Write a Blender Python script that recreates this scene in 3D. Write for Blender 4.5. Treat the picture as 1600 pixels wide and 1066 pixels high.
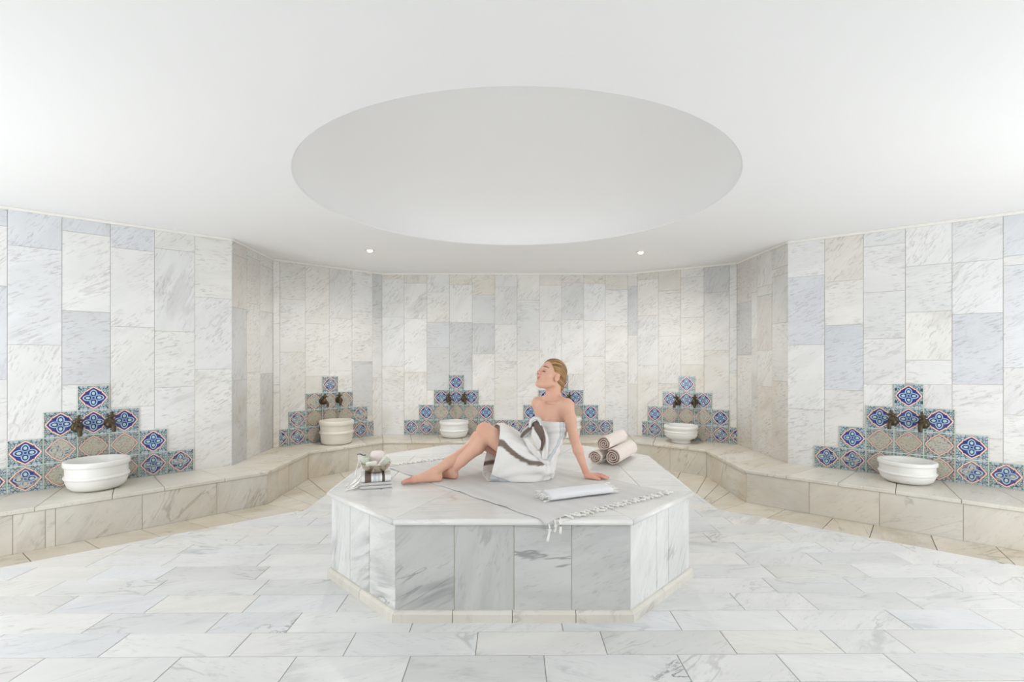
import bpy, bmesh, math, random
import numpy as np
from mathutils import Vector, Matrix
random.seed(7)
R = math.radians
D = bpy.data
for o in list(D.objects): D.objects.remove(o, do_unlink=True)
SC = bpy.context.scene
COL = SC.collection

# ------------------------------------------------------------------ camera, world, light, exposure
F_PX = 780.0; CAM_H = 1.334; HY = 560.0
cam = D.cameras.new('camera'); cam_o = D.objects.new('camera', cam); COL.objects.link(cam_o)
cam.sensor_fit = 'HORIZONTAL'; cam.sensor_width = 36.0; cam.lens = F_PX/1600*36
cam.shift_y = (HY-533)/1600.0
cam_o.location = (0, 0, CAM_H); cam_o.rotation_euler = (R(90), 0, 0)
cam.clip_start = 0.05
SC.camera = cam_o
w = D.worlds.new('world'); SC.world = w; w.use_nodes = True
w.node_tree.nodes['Background'].inputs[0].default_value = (0.9, 0.95, 1, 1)
w.node_tree.nodes['Background'].inputs[1].default_value = 0.3
SC.view_settings.view_transform = 'Standard'; SC.view_settings.look = 'None'
SC.view_settings.gamma = 1; SC.view_settings.use_curve_mapping = False
SC.view_settings.exposure = 0.56
def area(name, loc, target, sx, sy, power, col=(1, 1, 1)):
    l = D.lights.new(name, 'AREA'); l.shape = 'RECTANGLE'; l.size = sx; l.size_y = sy; l.energy = power; l.color = col
    o = D.objects.new(name, l); COL.objects.link(o); o.location = loc
    d = Vector(target)-Vector(loc); o.rotation_euler = d.to_track_quat('-Z', 'Y').to_euler()
    return o
area('soft_light_left', (-4.6, 0.9, 1.3), (0.0, 4.6, 1.4), 2.2, 1.8, 54, (0.935, 0.967, 1.0))
area('soft_light_right', (4.6, 0.9, 1.3), (0.0, 4.6, 1.4), 2.2, 1.8, 54, (0.935, 0.967, 1.0))
area('uplight_left', (-3.9, 1.7, 0.35), (-2.9, 3.1, 2.5), 2.0, 1.3, 16, (0.935, 0.967, 1.0))
area('uplight_right', (3.9, 1.7, 0.35), (2.9, 3.1, 2.5), 2.0, 1.3, 16, (0.935, 0.967, 1.0))
area('overhead_light', (0, -0.3, 2.45), (0, 0.2, 0), 6.0, 1.8, 36, (0.935, 0.967, 1.0))

# ------------------------------------------------------------------ helpers
def P(px, py, d):
    return Vector(((px-800)/F_PX*d, d, CAM_H-(py-HY)*d/F_PX))
def lin(c):
    return tuple(((v/255)/12.92 if v/255 <= .04045 else ((v/255+.055)/1.055)**2.4) for v in c[:3])
def mesh(name, vs, fs, smooth=False):
    m = D.meshes.new(name); m.from_pydata([tuple(v) for v in vs], [], fs); m.update()
    if smooth:
        for p in m.polygons: p.use_smooth = True
    return m
def obj(name, me, mat=None, parent=None, label=None, cat=None, group=None, kind=None, M=None, color=None):
    o = D.objects.new(name, me); COL.objects.link(o)
    if mat is not None and me is not None and not me.materials: me.materials.append(mat)
    if parent: o.parent = parent
    if M is not None: o.matrix_basis = M
    if label: o['label'] = label
    if cat: o['category'] = cat
    if group: o['group'] = group
    if kind: o['kind'] = kind
    if color: o.color = color
    return o
def thing(name, loc, label, cat, group=None):
    return obj(name, None, label=label, cat=cat, group=group, M=Matrix.Translation(loc))

# ---- node mini language
class X:
    def __init__(s, nt, so): s.nt = nt; s.so = so
    def __add__(s, o): return mt(s.nt, 'ADD', s, o)
    def __radd__(s, o): return mt(s.nt, 'ADD', o, s)
    def __sub__(s, o): return mt(s.nt, 'SUBTRACT', s, o)
    def __rsub__(s, o): return mt(s.nt, 'SUBTRACT', o, s)
    def __mul__(s, o): return mt(s.nt, 'MULTIPLY', s, o)
    def __rmul__(s, o): return mt(s.nt, 'MULTIPLY', o, s)
    def __truediv__(s, o): return mt(s.nt, 'DIVIDE', s, o)
    def lt(s, o): return mt(s.nt, 'LESS_THAN', s, o)
    def gt(s, o): return mt(s.nt, 'GREATER_THAN', s, o)
    def abs(s): return mt(s.nt, 'ABSOLUTE', s)
    def clamp(s): return mt(s.nt, 'MINIMUM', mt(s.nt, 'MAXIMUM', s, 0.0), 1.0)
def setin(nt, inp, v):
    if isinstance(v, X): nt.links.new(v.so, inp)
    elif isinstance(v, (tuple, list)) and len(v) == 3 and inp.type == 'RGBA': inp.default_value = (*v, 1)
    else: inp.default_value = v
def mt(nt, op, a, b=None, c=None):
    n = nt.nodes.new('ShaderNodeMath'); n.operation = op
    for i, v in enumerate((a, b, c)):
        if v is not None: setin(nt, n.inputs[i], v)
    return X(nt, n.outputs[0])
def smooth(x, a, b):
    n = x.nt.nodes.new('ShaderNodeMapRange'); n.interpolation_type = 'SMOOTHSTEP'
    setin(x.nt, n.inputs[0], x); n.inputs[1].default_value = a; n.inputs[2].default_value = b
    return X(x.nt, n.outputs[0])
def mixc(nt, f, a, b, mode='MIX'):
    n = nt.nodes.new('ShaderNodeMix'); n.data_type = 'RGBA'; n.blend_type = mode
    setin(nt, n.inputs[0], f); setin(nt, n.inputs[6], a); setin(nt, n.inputs[7], b)
    return X(nt, n.outputs[2])
def vmath(nt, op, a, b=None, scale=None):
    n = nt.nodes.new('ShaderNodeVectorMath'); n.operation = op
    setin(nt, n.inputs[0], a)
    if b is not None: setin(nt, n.inputs[1], b)
    if scale is not None: setin(nt, n.inputs[3], scale)
    return X(nt, n.outputs[0])
def noise(nt, vec, scale, detail=3, dist=0.0, rough=.5):
    n = nt.nodes.new('ShaderNodeTexNoise'); setin(nt, n.inputs['Vector'], vec)
    n.inputs['Scale'].default_value = scale; n.inputs['Detail'].default_value = detail
    n.inputs['Distortion'].default_value = dist; n.inputs['Roughness'].default_value = rough
    return X(nt, n.outputs[0])
def combine(nt, x, y, z=0.0):
    n = nt.nodes.new('ShaderNodeCombineXYZ')
    for i, v in enumerate((x, y, z)): setin(nt, n.inputs[i], v)
    return X(nt, n.outputs[0])
def sep(nt, v):
    n = nt.nodes.new('ShaderNodeSeparateXYZ'); setin(nt, n.inputs[0], v)
    return [X(nt, n.outputs[i]) for i in range(3)]
def newmat(name, rough=.5, spec=.5, metal=0.0):
    m = D.materials.new(name); m.use_nodes = True; nt = m.node_tree
    b = nt.nodes['Principled BSDF']; b.inputs['Roughness'].default_value = rough
    b.inputs['Specular IOR Level'].default_value = spec; b.inputs['Metallic'].default_value = metal
    return m, nt, b
def objcoord(nt):
    t = nt.nodes.new('ShaderNodeTexCoord'); return X(nt, t.outputs['Object'])
def worldpos(nt):
    g = nt.nodes.new('ShaderNodeNewGeometry'); return X(nt, g.outputs['Position'])
def bump(nt, b, h, strength, dist):
    n = nt.nodes.new('ShaderNodeBump'); n.inputs['Strength'].default_value = strength
    n.inputs['Distance'].default_value = dist; setin(nt, n.inputs['Height'], h)
    nt.links.new(n.outputs[0], b.inputs['Normal'])
def plain(name, col, rough=.5, metal=0., spec=.5, var=.06, scale=30, bmp=0.0, world=False):
    m, nt, b = newmat(name, rough, spec, metal)
    v = objcoord(nt); n = noise(nt, v, scale, 4)
    c = lin(col)
    dark = tuple(x*(1-var) for x in c); lt = tuple(min(1, x*(1+var)) for x in c)
    setin(nt, b.inputs['Base Color'], mixc(nt, n, dark, lt))
    if bmp: bump(nt, b, n, bmp, .002)
    return m

def marble(name, base, cloud, veincol, vein=.5, streak=.25, rv=.2, lo=.55, rough=.35, bmp=.15, rot=0.6, spec=.45, cscale=2.4):
    m, nt, b = newmat(name, rough, spec)
    oi = nt.nodes.new('ShaderNodeObjectInfo')
    rnd = X(nt, oi.outputs['Random']); tint = X(nt, oi.outputs['Color']); stain = X(nt, oi.outputs['Alpha'])
    o = objcoord(nt)
    x, y, z = sep(nt, o)
    # grain direction turned by a random amount for each piece
    r2 = mt(nt, 'FRACT', rnd*17.3)
    ang = (r2-.5)*1.3+rot
    ca = mt(nt, 'COSINE', ang); sa = mt(nt, 'SINE', ang)
    xr = x*ca+y*sa; yr = y*ca-x*sa
    off = rnd*61.0
    v0 = combine(nt, xr+off, yr+off*.7, z+off*.3)
    vs = combine(nt, xr*.35+off, yr*1.3+off*.7, z+off)
    n1 = noise(nt, vs, cscale, 6, .8, .6)
    col = mixc(nt, smooth(n1, .3, .7), lin(base), lin(cloud))
    n2 = noise(nt, vs, 3.1, 4, .9, .55)
    ridge = smooth((n2-.5).abs(), .022, 0.0)
    msk = smooth(noise(nt, v0, 2.6, 2), .47, .66)
    col = mixc(nt, ridge*msk*vein, col, lin(veincol))
    n2b = noise(nt, vs, 1.3, 5, 1.6, .6)
    ridge2 = smooth((n2b-.47).abs(), .05, 0.0)
    msk2 = smooth(noise(nt, v0, 1.7, 2), .52, .7)
    col = mixc(nt, ridge2*msk2*(vein*.75), col, lin(veincol))
    vf = combine(nt, xr*15.0+off, yr*62.0+off, z*9.0)
    sf = noise(nt, vf, 1.0, 3, .6, .6)
    smk = smooth(noise(nt, v0, 4.5, 3), .36, .62)
    col = mixc(nt, smooth(sf, lo, lo+.16)*smk*streak, col, lin((162, 159, 154)))
    dk = nt.nodes.new('ShaderNodeAttribute'); dk.attribute_type = 'OBJECT'; dk.attribute_name = 'dark_vein'
    n4 = noise(nt, combine(nt, x*1.6+y*2.2+off, y*5.0-x*3.2+off, z), 2.0, 5, 1.2, .65)
    dr = smooth((n4-.5).abs(), .045, .0)*smooth(noise(nt, v0, 4.0, 1), .58, .68)
    col = mixc(nt, (dr*X(nt, dk.outputs['Fac'])*.8).clamp(), col, lin((84, 88, 90)))
    col = mixc(nt, 1.0, col, tint, 'MULTIPLY')
    # mineral staining, strongest low down where water stands
    wp = worldpos(nt); wx, wy, wz = sep(nt, wp)
    sn = noise(nt, wp, 2.3, 4, .5)
    st = smooth(sn, .25, .75)*stain
    col = mixc(nt, (st*.85).clamp(), col, mixc(nt, 1.0, col, lin((232, 219, 197)), 'MULTIPLY'))
    setin(nt, b.inputs['Base Color'], col)
    rr = mt(nt, 'MULTIPLY_ADD', sf, rv, rough-rv*.5)
    setin(nt, b.inputs['Roughness'], rr)
    if bmp: bump(nt, b, sf, bmp, .002)
    return m

M_WALL = marble('wall_marble', (241, 241, 240), (231, 231, 230), (170, 166, 160), .3, .42, .2, .50, .5, .3)
M_FLOOR = marble('floor_marble', (240, 240, 238), (228, 229, 229), (140, 142, 143), .36, .25, .1, .53, .33, .08, rot=.2)
M_BENCH = marble('bench_marble', (233, 230, 223), (218, 215, 207), (150, 146, 138), .45, .25, .1, .53, .38, .08)
M_PLAT = marble('platform_marble', (232, 233, 231), (212, 214, 212), (140, 142, 142), .7, .3, .1, .52, .3, .06, rot=.75, cscale=3.5)
M_TOP = marble('platform_top_marble', (240, 239, 236), (228, 228, 226), (178, 174, 168), .35, .06, .02, .55, .25, .0, rot=.1)
M_BASIN = plain('basin_marble', (236, 235, 231), .32, var=.03, scale=6)
M_BASIN_OLD = plain('worn_basin_marble', (228, 223, 211), .4, var=.06, scale=8)
M_GROUT = plain('grout', (208, 200, 186), .9, var=.08, scale=8)
M_GROUT_W = plain('pale_grout', (190, 182, 169), .9, var=.06, scale=8)
M_GROUT_F = plain('floor_grout', (168, 164, 156), .9, var=.15, scale=8)
M_GROUT_T = plain('tile_grout', (214, 209, 194), .9, var=.06, scale=8)
M_CEIL = plain('ceiling_plaster', (246, 246, 246), .8, var=.008, scale=3, spec=.2)
M_TRIM = plain('ceiling_trim_plaster', (240, 238, 232), .7, var=.03, scale=9)
M_BRONZE = plain('aged_bronze', (84, 74, 58), .38, metal=.8, var=.35, scale=60)
M_WHITECLOTH = plain('white_cotton', (244, 244, 247), .9, spec=.1, var=.02, scale=60, bmp=.3)
M_TASSEL = plain('tassel_cotton', (250, 248, 243), .9, spec=.1, var=.04, scale=200, bmp=.3)
M_TERRY = plain('beige_terry', (243, 232, 225), .95, spec=.05, var=.05, scale=260, bmp=.9)
M_TERRY_EDGE = plain('terry_roll_edge', (228, 208, 197), .95, spec=.05, var=.12, scale=260, bmp=.9)
M_TERRY_SHADE = plain('terry_gap_shade', (172, 146, 132), .95, spec=.05, var=.1, scale=200)  # same towel, darkened to paint shade in the gaps between turns
M_GREYCLOTH = plain('grey_peshtemal', (216, 214, 211), .9, spec=.1, var=.03, scale=40, bmp=.3)

# ---- painted tile
def tile_mat():
    m, nt, b = newmat('painted_tile_glaze', .22, .5)
    x, y, z = sep(nt, objcoord(nt))
    h = .1
    x = x/h; y = y/h
    ax = x.abs(); ay = y.abs()
    at = nt.nodes.new('ShaderNodeObjectInfo'); rnd = X(nt, at.outputs['Random'])
    wr = nt.nodes.new('ShaderNodeAttribute'); wr.attribute_type = 'OBJECT'; wr.attribute_name = 'wear'; wear = X(nt, wr.outputs['Fac'])
    mm = ax+ay; t = ax-ay
    bumpm = smooth(t.abs(), .14, .02)
    f = mm-(1.0-t*t)*.15-bumpm*.07
    # floral spandrels
    vec = combine(nt, ax, ay, rnd*.2)
    vor = nt.nodes.new('ShaderNodeTexVoronoi'); vor.feature = 'DISTANCE_TO_EDGE'; vor.inputs['Scale'].default_value = 5.0
    setin(nt, vor.inputs['Vector'], vec); ve = X(nt, vor.outputs['Distance'])
    vc = nt.nodes.new('ShaderNodeTexVoronoi'); vc.inputs['Scale'].default_value = 5.0; setin(nt, vc.inputs['Vector'], vec)
    cc = sep(nt, X(nt, vc.outputs['Color']))
    col = mixc(nt, smooth(cc[0], .3, .6), lin((158, 186, 180)), lin((178, 194, 206)))
    col = mixc(nt, cc[1].gt(.8), col, lin((128, 176, 160)))
    col = mixc(nt, cc[2].gt(.86), col, lin((206, 170, 164)))
    col = mixc(nt, smooth(ve, .10, .04), col, lin((62, 82, 98)))
    # lozenge
    col = mixc(nt, f.lt(.965), col, lin((150, 82, 78)))
    col = mixc(nt, f.lt(.93), col, lin((244, 222, 212)))
    col = mixc(nt, f.lt(.82), col, lin((176, 92, 90)))
    inside = f.lt(.77)
    a = mt(nt, 'MAXIMUM', ax, ay); bb = mt(nt, 'MINIMUM', ax, ay)
    e1 = (a-.37)/.30; e2 = bb/(.235-(a-.37)*.12)
    e = mt(nt, 'SQRT', e1*e1+e2*e2)
    blue = lin((38, 54, 128)); sky = lin((188, 208, 232)); dk = lin((34, 44, 108)); tq = lin((176, 214, 220))
    inn = mixc(nt, smooth(f, .77, .2), blue, lin((44, 68, 146)))
    inn = mixc(nt, e.lt(1.08), inn, sky)
    inn = mixc(nt, e.lt(.78), inn, dk)
    inn = mixc(nt, e.lt(.46), inn, tq)
    diag = (ax-ay).abs().lt(.07)*(mm.lt(.5))
    inn = mixc(nt, diag, inn, lin((120, 160, 205)))
    inn = mixc(nt, mm.lt(.1), inn, dk)
    # worn glaze
    wn = noise(nt, combine(nt, x+rnd*9.0, y+rnd*5.0, rnd*31.0), 1.6, 4, .5, .7)
    wm = smooth(wn+wear*1.05, .72, .92)
    wc = mixc(nt, smooth(noise(nt, combine(nt, x, y, rnd*7.0), 6, 3), .5, .7), lin((204, 198, 180)), lin((166, 170, 160)))
    wc = mixc(nt, smooth(noise(nt, combine(nt, x, y, rnd*17.0), 9, 3), .52, .6)*.5, wc, inn)
    inn = mixc(nt, wm, inn, wc)
    col = mixc(nt, inside, col, inn)
    outw = smooth(noise(nt, combine(nt, x+rnd*3.0, y, rnd*11.0), 3.5, 4), .35, .7)*wear
    col = mixc(nt, (outw*.75).clamp(), col, lin((196, 190, 168)))
    col = mixc(nt, (wear*.5).clamp(), col, lin((165, 150, 125)), 'MULTIPLY')
    edge = mt(nt, 'MAXIMUM', ax, ay).gt(.985)
    col = mixc(nt, edge, col, lin((210, 222, 214)))
    setin(nt, b.inputs['Base Color'], col)
    bump(nt, b, noise(nt, worldpos(nt), 30, 2), .08, .002)
    return m
M_TILE = tile_mat()

# ---- a slab in its own plane: local xy face, +z outwards, bevelled rim
_cache = {}
def slab_mesh(w, h, t, bv=.0015):
    k = (round(w, 3), round(h, 3), round(t, 3), bv)
    if k in _cache: return _cache[k]
    w, h = k[0], k[1]
    a, c = w/2, h/2
    vs = []
    for z, q in ((-t, 0), (-bv, 0), (0, bv)):
        vs += [(-a+q, -c+q, z), (a-q, -c+q, z), (a-q, c-q, z), (-a+q, c-q, z)]
    fs = [(3, 2, 1, 0), (8, 9, 10, 11)]
    for l in (0, 4):
        for i in range(4): j = (i+1) % 4; fs.append((l+i, l+j, l+4+j, l+4+i))
    _cache[k] = mesh('slab', vs, fs); return _cache[k]
def poly_slab(poly, z0, z1, bv=.002):
    """prism over a convex plan polygon, world coords; returns mesh centred on its middle, and the middle"""
    n = len(poly)
    if sum(poly[i][0]*poly[(i+1) % n][1]-poly[(i+1) % n][0]*poly[i][1] for i in range(n)) < 0: poly = poly[::-1]
    cx = sum(p[0] for p in poly)/n; cy = sum(p[1] for p in poly)/n
    def ins(q):
        out = []
        for i in range(n):
            p0 = Vector(poly[i-1]); p1 = Vector(poly[i]); p2 = Vector(poly[(i+1) % n])
            e1 = (p1-p0).normalized(); e2 = (p2-p1).normalized()
            n1 = Vector((-e1.y, e1.x)); n2 = Vector((-e2.y, e2.x)); d = 1+n1.dot(n2)
            out.append(p1+(n1+n2)*(q/max(d, .2)))
        return out
    t = z1-z0
    vs = [(p[0]-cx, p[1]-cy, -t) for p in ins(0)]+[(p[0]-cx, p[1]-cy, -bv) for p in ins(0)]+[(p[0]-cx, p[1]-cy, 0) for p in ins(bv)]
    fs = [tuple(range(n))[::-1], tuple(range(2*n, 3*n))]
    for l in (0, n):
        for i in range(n): j = (i+1) % n; fs.append((l+i, l+j, l+n+j, l+n+i))
    return mesh('slab', vs, fs), Vector((cx, cy, z1))
def shrink(poly, q):
    n = len(poly)
    if sum(poly[i][0]*poly[(i+1) % n][1]-poly[(i+1) % n][0]*poly[i][1] for i in range(n)) < 0: poly = poly[::-1]
    out = []
    for i in range(n):
        p0 = Vector(poly[i-1]); p1 = Vector(poly[i]); p2 = Vector(poly[(i+1) % n])
        e1 = (p1-p0).normalized(); e2 = (p2-p1).normalized()
        n1 = Vector((-e1.y, e1.x)); n2 = Vector((-e2.y, e2.x)); d = 1+n1.dot(n2)
        v = p1+(n1+n2)*(q/max(d, .2)); out.append((v.x, v.y))
    return out
def clip(poly, region):
    n = len(region)
    if sum(region[i][0]*region[(i+1) % n][1]-region[(i+1) % n][0]*region[i][1] for i in range(n)) < 0: region = region[::-1]
    for i in range(n):
        a = region[i]; b = region[(i+1) % n]; out = []
        side = lambda p: (b[0]-a[0])*(p[1]-a[1])-(b[1]-a[1])*(p[0]-a[0])
        for j in range(len(poly)):
            p = poly[j]; q = poly[(j+1) % len(poly)]; sp, sq = side(p), side(q)
            if sp >= 0: out.append(p)
            if sp*sq < 0:
                t = sp/(sp-sq); out.append((p[0]+(q[0]-p[0])*t, p[1]+(q[1]-p[1])*t))
        poly = out
        if len(poly) < 3: return []
    res = []
    for p in poly:
        if not res or (abs(p[0]-res[-1][0])+abs(p[1]-res[-1][1])) > .004: res.append(p)
    if len(res) > 2 and (abs(res[0][0]-res[-1][0])+abs(res[0][1]-res[-1][1])) < .004: res.pop()
    ar = abs(sum(res[i][0]*res[(i+1) % len(res)][1]-res[(i+1) % len(res)][0]*res[i][1] for i in range(len(res))))/2 if len(res) > 2 else 0
    return res if ar > .002 else []

# ------------------------------------------------------------------ plan of the room
CEIL = 2.507; BZ = .284
W = dict(L0=(-4.8, 3.036), A=(-2.745, 4.895), B=(-2.81, 5.87), C=(-1.785, 6.86), Dd=(1.592, 6.86), E=(2.75, 6.10), G=(2.763, 5.0), R0=(4.8, 3.37))
Fp = [(-4.75, 2.13), (-2.27, 4.63), (-2.29, 5.61), (-1.636, 6.33), (1.555, 6.33), (2.23, 5.72), (2.20, 4.69), (4.75, 2.507)]

class Wall:
    def __init__(s, name, p0, p1):
        s.p0 = Vector(p0); s.p1 = Vector(p1); s.e = (s.p1-s.p0).normalized(); s.L = (s.p1-s.p0).length
        s.n = Vector((s.e.y, -s.e.x))           # into the room when the walls run left to right seen from inside
        a = s.p0-s.n*.1; b = s.p1-s.n*.1; g = .0035
        a2 = s.p0-s.n*g; b2 = s.p1-s.n*g
        zs = (-.05, CEIL)
        vs = [(p.x, p.y, z) for z in zs for p in (a, b, b2, a2)]
        fs = [(3, 2, 1, 0), (4, 5, 6, 7), (0, 1, 5, 4), (1, 2, 6, 5), (2, 3, 7, 6), (3, 0, 4, 7)]
        s.o = obj(name, mesh(name, vs, fs), M_GROUT_W, kind='structure')
    def hit(s, px):
        k = (px-800)/F_PX
        # p0.x+e.x*t = k*(p0.y+e.y*t)
        t = (k*s.p0.y-s.p0.x)/(s.e.x-k*s.e.y)
        return t, s.p0.y+s.e.y*t
    def z(s, px, py):
        t, Y = s.hit(px); return CAM_H-(py-HY)*Y/F_PX
    def M(s, t, z, out=0.0):
        e = Vector((s.e.x, s.e.y, 0)); up = Vector((0, 0, 1)); n = Vector((s.n.x, s.n.y, 0))
        p = s.p0+s.e*t+s.n*out
        m = Matrix((e, up, n)).transposed().to_4x4(); m.translation = (p.x, p.y, z)
        return m

GREY = (.83, .845, .87); BLUE = (.86, .885, .93); WARM = (1, .985, .955); PINK = (.95, .92, .895); TAN = (.93, .90, .85); N = (1, 1, 1)
def fill_wall(wall, edges, joints, tones={}, stain=.1, base=N, zb=BZ):
    """edges: px of the vertical joints (or ('s', v)); joints: per column list of px rows"""
    def S(v): return v[1] if isinstance(v, tuple) else wall.hit(v)[0]
    for c in range(len(edges)-1):
        s0, s1 = S(edges[c]), S(edges[c+1])
        s0 = max(s0, 0); s1 = min(s1, wall.L)
        if s1-s0 < .012: continue
        mid = (s0+s1)/2
        Y = wall.p0.y+wall.e.y*mid
        zs = sorted([CAM_H-(py-HY)*Y/F_PX for py in joints[c]], reverse=True)
        zs = [CEIL-.004]+[z for z in zs if zb+.08 < z < CEIL-.05]+[zb-.01]
        # pieces nobody sees joints in still never run taller than about 75 cm
        full = [zs[0]]
        for a, b_ in zip(zs, zs[1:]):
            k = max(1, math.ceil((a-b_)/.86)) if False else 1
            full += [a+(b_-a)*(i+1)/k for i in range(k)]
        for r in range(len(full)-1):
            z1, z0 = full[r], full[r+1]; g = .0028
            t = tones.get((c, r), None)
            v = random.uniform(.95, 1.0)
            if t is None:
                t = random.choice([N, N, N, (.995, .99, .975), (.975, .985, 1), (.955, .96, .965)])
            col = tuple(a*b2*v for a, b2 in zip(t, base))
            zc = (z0+z1)/2
            st = stain*(.35 if zc > 1.25 else .5+(1.25-zc)*2.6)
            m = slab_mesh(s1-s0-g, z1-z0-g, .03)
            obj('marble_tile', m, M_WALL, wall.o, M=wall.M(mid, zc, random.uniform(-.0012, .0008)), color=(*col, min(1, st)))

wl = Wall('wall_left', W['L0'], W['A']); wlr = Wall('wall_left_recess', W['A'], W['B'])
wln = Wall('wall_left_niche', W['B'], W['C']); wb = Wall('wall_back', W['C'], W['Dd'])
wrn = Wall('wall_right_niche', W['Dd'], W['E']); wrr = Wall('wall_right_recess', W['E'], W['G'])
wr_ = Wall('wall_right', W['G'], W['R0'])
ws1 = Wall('wall_side_left', (-4.8, -3.0), W['L0']); ws2 = Wall('wall_side_right', W['R0'], (4.8, -3.0))
ws3 = Wall('wall_rear', (4.8, -3.0), (-4.8, -3.0))
for q in (ws1, ws2, ws3):
    q.o.data.materials.clear(); q.o.data.materials.append(M_WALL)

fill_wall(wl, [('s', 0), ('s', .30), ('s', .60), 11.5, 97, 172.5, 241.5, 304.5, ('s', wl.L)],
          [[350, 520], [300, 470, 620], [342, 441, 595], [387, 539, 689], [365, 487, 601, 642], [390, 511, 636], [391, 518, 605], [466, 577]],
          {(2, 0): BLUE, (2, 2): BLUE, (3, 0): BLUE, (3, 1): (.95, .965, .99), (4, 0): BLUE, (4, 2): GREY, (5, 0): BLUE, (6, 0): (.95, .945, .92), (7, 0): (.98, .97, .94)}, .06)
fill_wall(wlr, [('s', 0), 385.6, 406.5, ('s', wlr.L)],
          [[401, 482, 594], [404, 475, 582], [418, 488, 584]],
          {(0, 0): PINK, (0, 1): PINK, (0, 2): GREY, (0, 3): GREY, (1, 1): PINK, (2, 3): GREY}, .3, (.915, .91, .90))  # overall tint darkened to paint in the recess shade
fill_wall(wln, [('s', 0), 437, 477, 514.6, 550, 582, ('s', wln.L)],
          [[506, 602], [468, 551], [506, 588], [498, 580], [487, 565, 650], [496.5, 590]],
          {(4, 2): GREY, (5, 0): GREY, (1, 0): (.95, .95, .94)}, .25, (.97, .967, .957))
fill_wall(wb, [('s', 0), 631.5, 667, 702.5, 738, 773, 808, 843, 877.5, 912, 946, ('s', wb.L)],
          [[436, 495, 572.5], [442.5, 498, 582], [456.5, 503.5, 543, 610], [445, 504, 580], [461, 506, 553, 626], [448.6, 507, 565],
           [469, 547.5, 620], [446, 502, 580], [442, 500, 585], [443, 500.6, 557.5], [453, 510, 566]],
          {(0, 0): TAN, (1, 0): TAN, (2, 2): BLUE, (2, 3): GREY, (3, 0): TAN, (3, 2): GREY, (3, 3): BLUE, (4, 0): TAN, (4, 2): GREY, (4, 1): (.94, .955, .97),
           (7, 0): PINK, (8, 0): PINK, (9, 0): TAN, (10, 0): TAN, (8, 1): (.9, .91, .92)}, .2, (.985, .985, .98))
fill_wall(wrn, [('s', 0), 996, 1029, 1063.5, 1100, 1139.7, ('s', wrn.L)],
          [[447.5, 524, 600], [436.5, 493, 571], [454, 525, 600], [433, 496, 570], [457, 547.5], [511.6, 583]],
          {(0, 1): BLUE, (4, 0): GREY, (2, 0): TAN, (1, 0): TAN}, .25, (.97, .967, .957))
fill_wall(wrr, [('s', 0), 1174, 1183, 1206, ('s', wrr.L)],
          [[472.5, 555, 640], [457, 530], [447, 461.6, 547.5, 604], [418, 430, 505, 596]],
          {(0, 0): PINK, (0, 1): GREY, (2, 2): PINK}, .3, (.915, .91, .90))  # same painted shade in the tint as the left recess
fill_wall(wr_, [('s', 0), 1288.5, 1349, 1414.6, 1487.7, 1567.4, ('s', wr_.hit(1567.4)[0]+.31), ('s', wr_.L)],
          [[432, 539, 640], [439, 508, 610], [383, 456, 529, 601], [414, 487, 563, 601], [408, 490, 601, 684], [397, 412, 575, 650], [380, 520, 640]],
          {(0, 1): BLUE, (1, 1): WARM, (1, 2): BLUE, (1, 0): TAN, (2, 0): (.93, .94, .95), (3, 2): WARM, (4, 0): (.93, .94, .95), (4, 2): BLUE, (5, 0): BLUE, (5, 2): (.92, .94, .97)}, .08)

# trims where walls meet the ceiling
k = 1
for q in (wl, wlr, wln, wb, wrn, wrr, wr_):
    m = slab_mesh(q.L, .024, .012, .003)
    obj('trim_%d' % k, m, M_TRIM, None, kind='structure', M=q.M(q.L/2, CEIL-.012, .013)); k += 1

# ------------------------------------------------------------------ ceiling with the shallow dome
DC = (0.03, 3.66); DR = 1.50; NSEG = 128
vs = []; fs = []
def ray_box(a):
    dx, dy = math.cos(a), math.sin(a); t = 1e9
    if dx > 1e-9: t = min(t, (5.0-DC[0])/dx)
    if dx < -1e-9: t = min(t, (-5.0-DC[0])/dx)
    if dy > 1e-9: t = min(t, (7.1-DC[1])/dy)
    if dy < -1e-9: t = min(t, (-3.2-DC[1])/dy)
    return t
rings = [lambda a: DR, lambda a: DR+.01, lambda a: ray_box(a)]
for i in range(NSEG):
    a = 2*math.pi*i/NSEG
    for j, rf in enumerate(rings):
        r = rf(a); vs.append((DC[0]+math.cos(a)*r, DC[1]+math.sin(a)*r, CEIL+(.012 if j == 0 else 0)))
    vs.append((DC[0]+math.cos(a)*ray_box(a), DC[1]+math.sin(a)*ray_box(a), CEIL+.12))
    vs.append((DC[0]+math.cos(a)*(DR+.02), DC[1]+math.sin(a)*(DR+.02), CEIL+.12))
for i in range(NSEG):
    j = (i+1) % NSEG
    for l in range(4): fs.append((i*5+l, i*5+l+1, j*5+l+1, j*5+l))
ceiling = obj('ceiling', mesh('ceiling', vs, fs), M_CEIL, kind='structure')
vs = []; fs = []; rise = .52; NR = 24
for j in range(NR+1):
    ph = math.pi/2*j/NR
    r = DR*math.cos(ph)**.9 if j < NR else 0; z = CEIL+.011+rise*math.sin(ph)
    for i in range(NSEG):
        a = 2*math.pi*i/NSEG; vs.append((DC[0]+math.cos(a)*r, DC[1]+math.sin(a)*r, z))
for j in range(NR):
    for i in range(NSEG):
        i2 = (i+1) % NSEG; fs.append((j*NSEG+i, (j+1)*NSEG+i, (j+1)*NSEG+i2, j*NSEG+i2))
obj('dome', mesh('dome', vs, fs, True), M_CEIL, ceiling)

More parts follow.
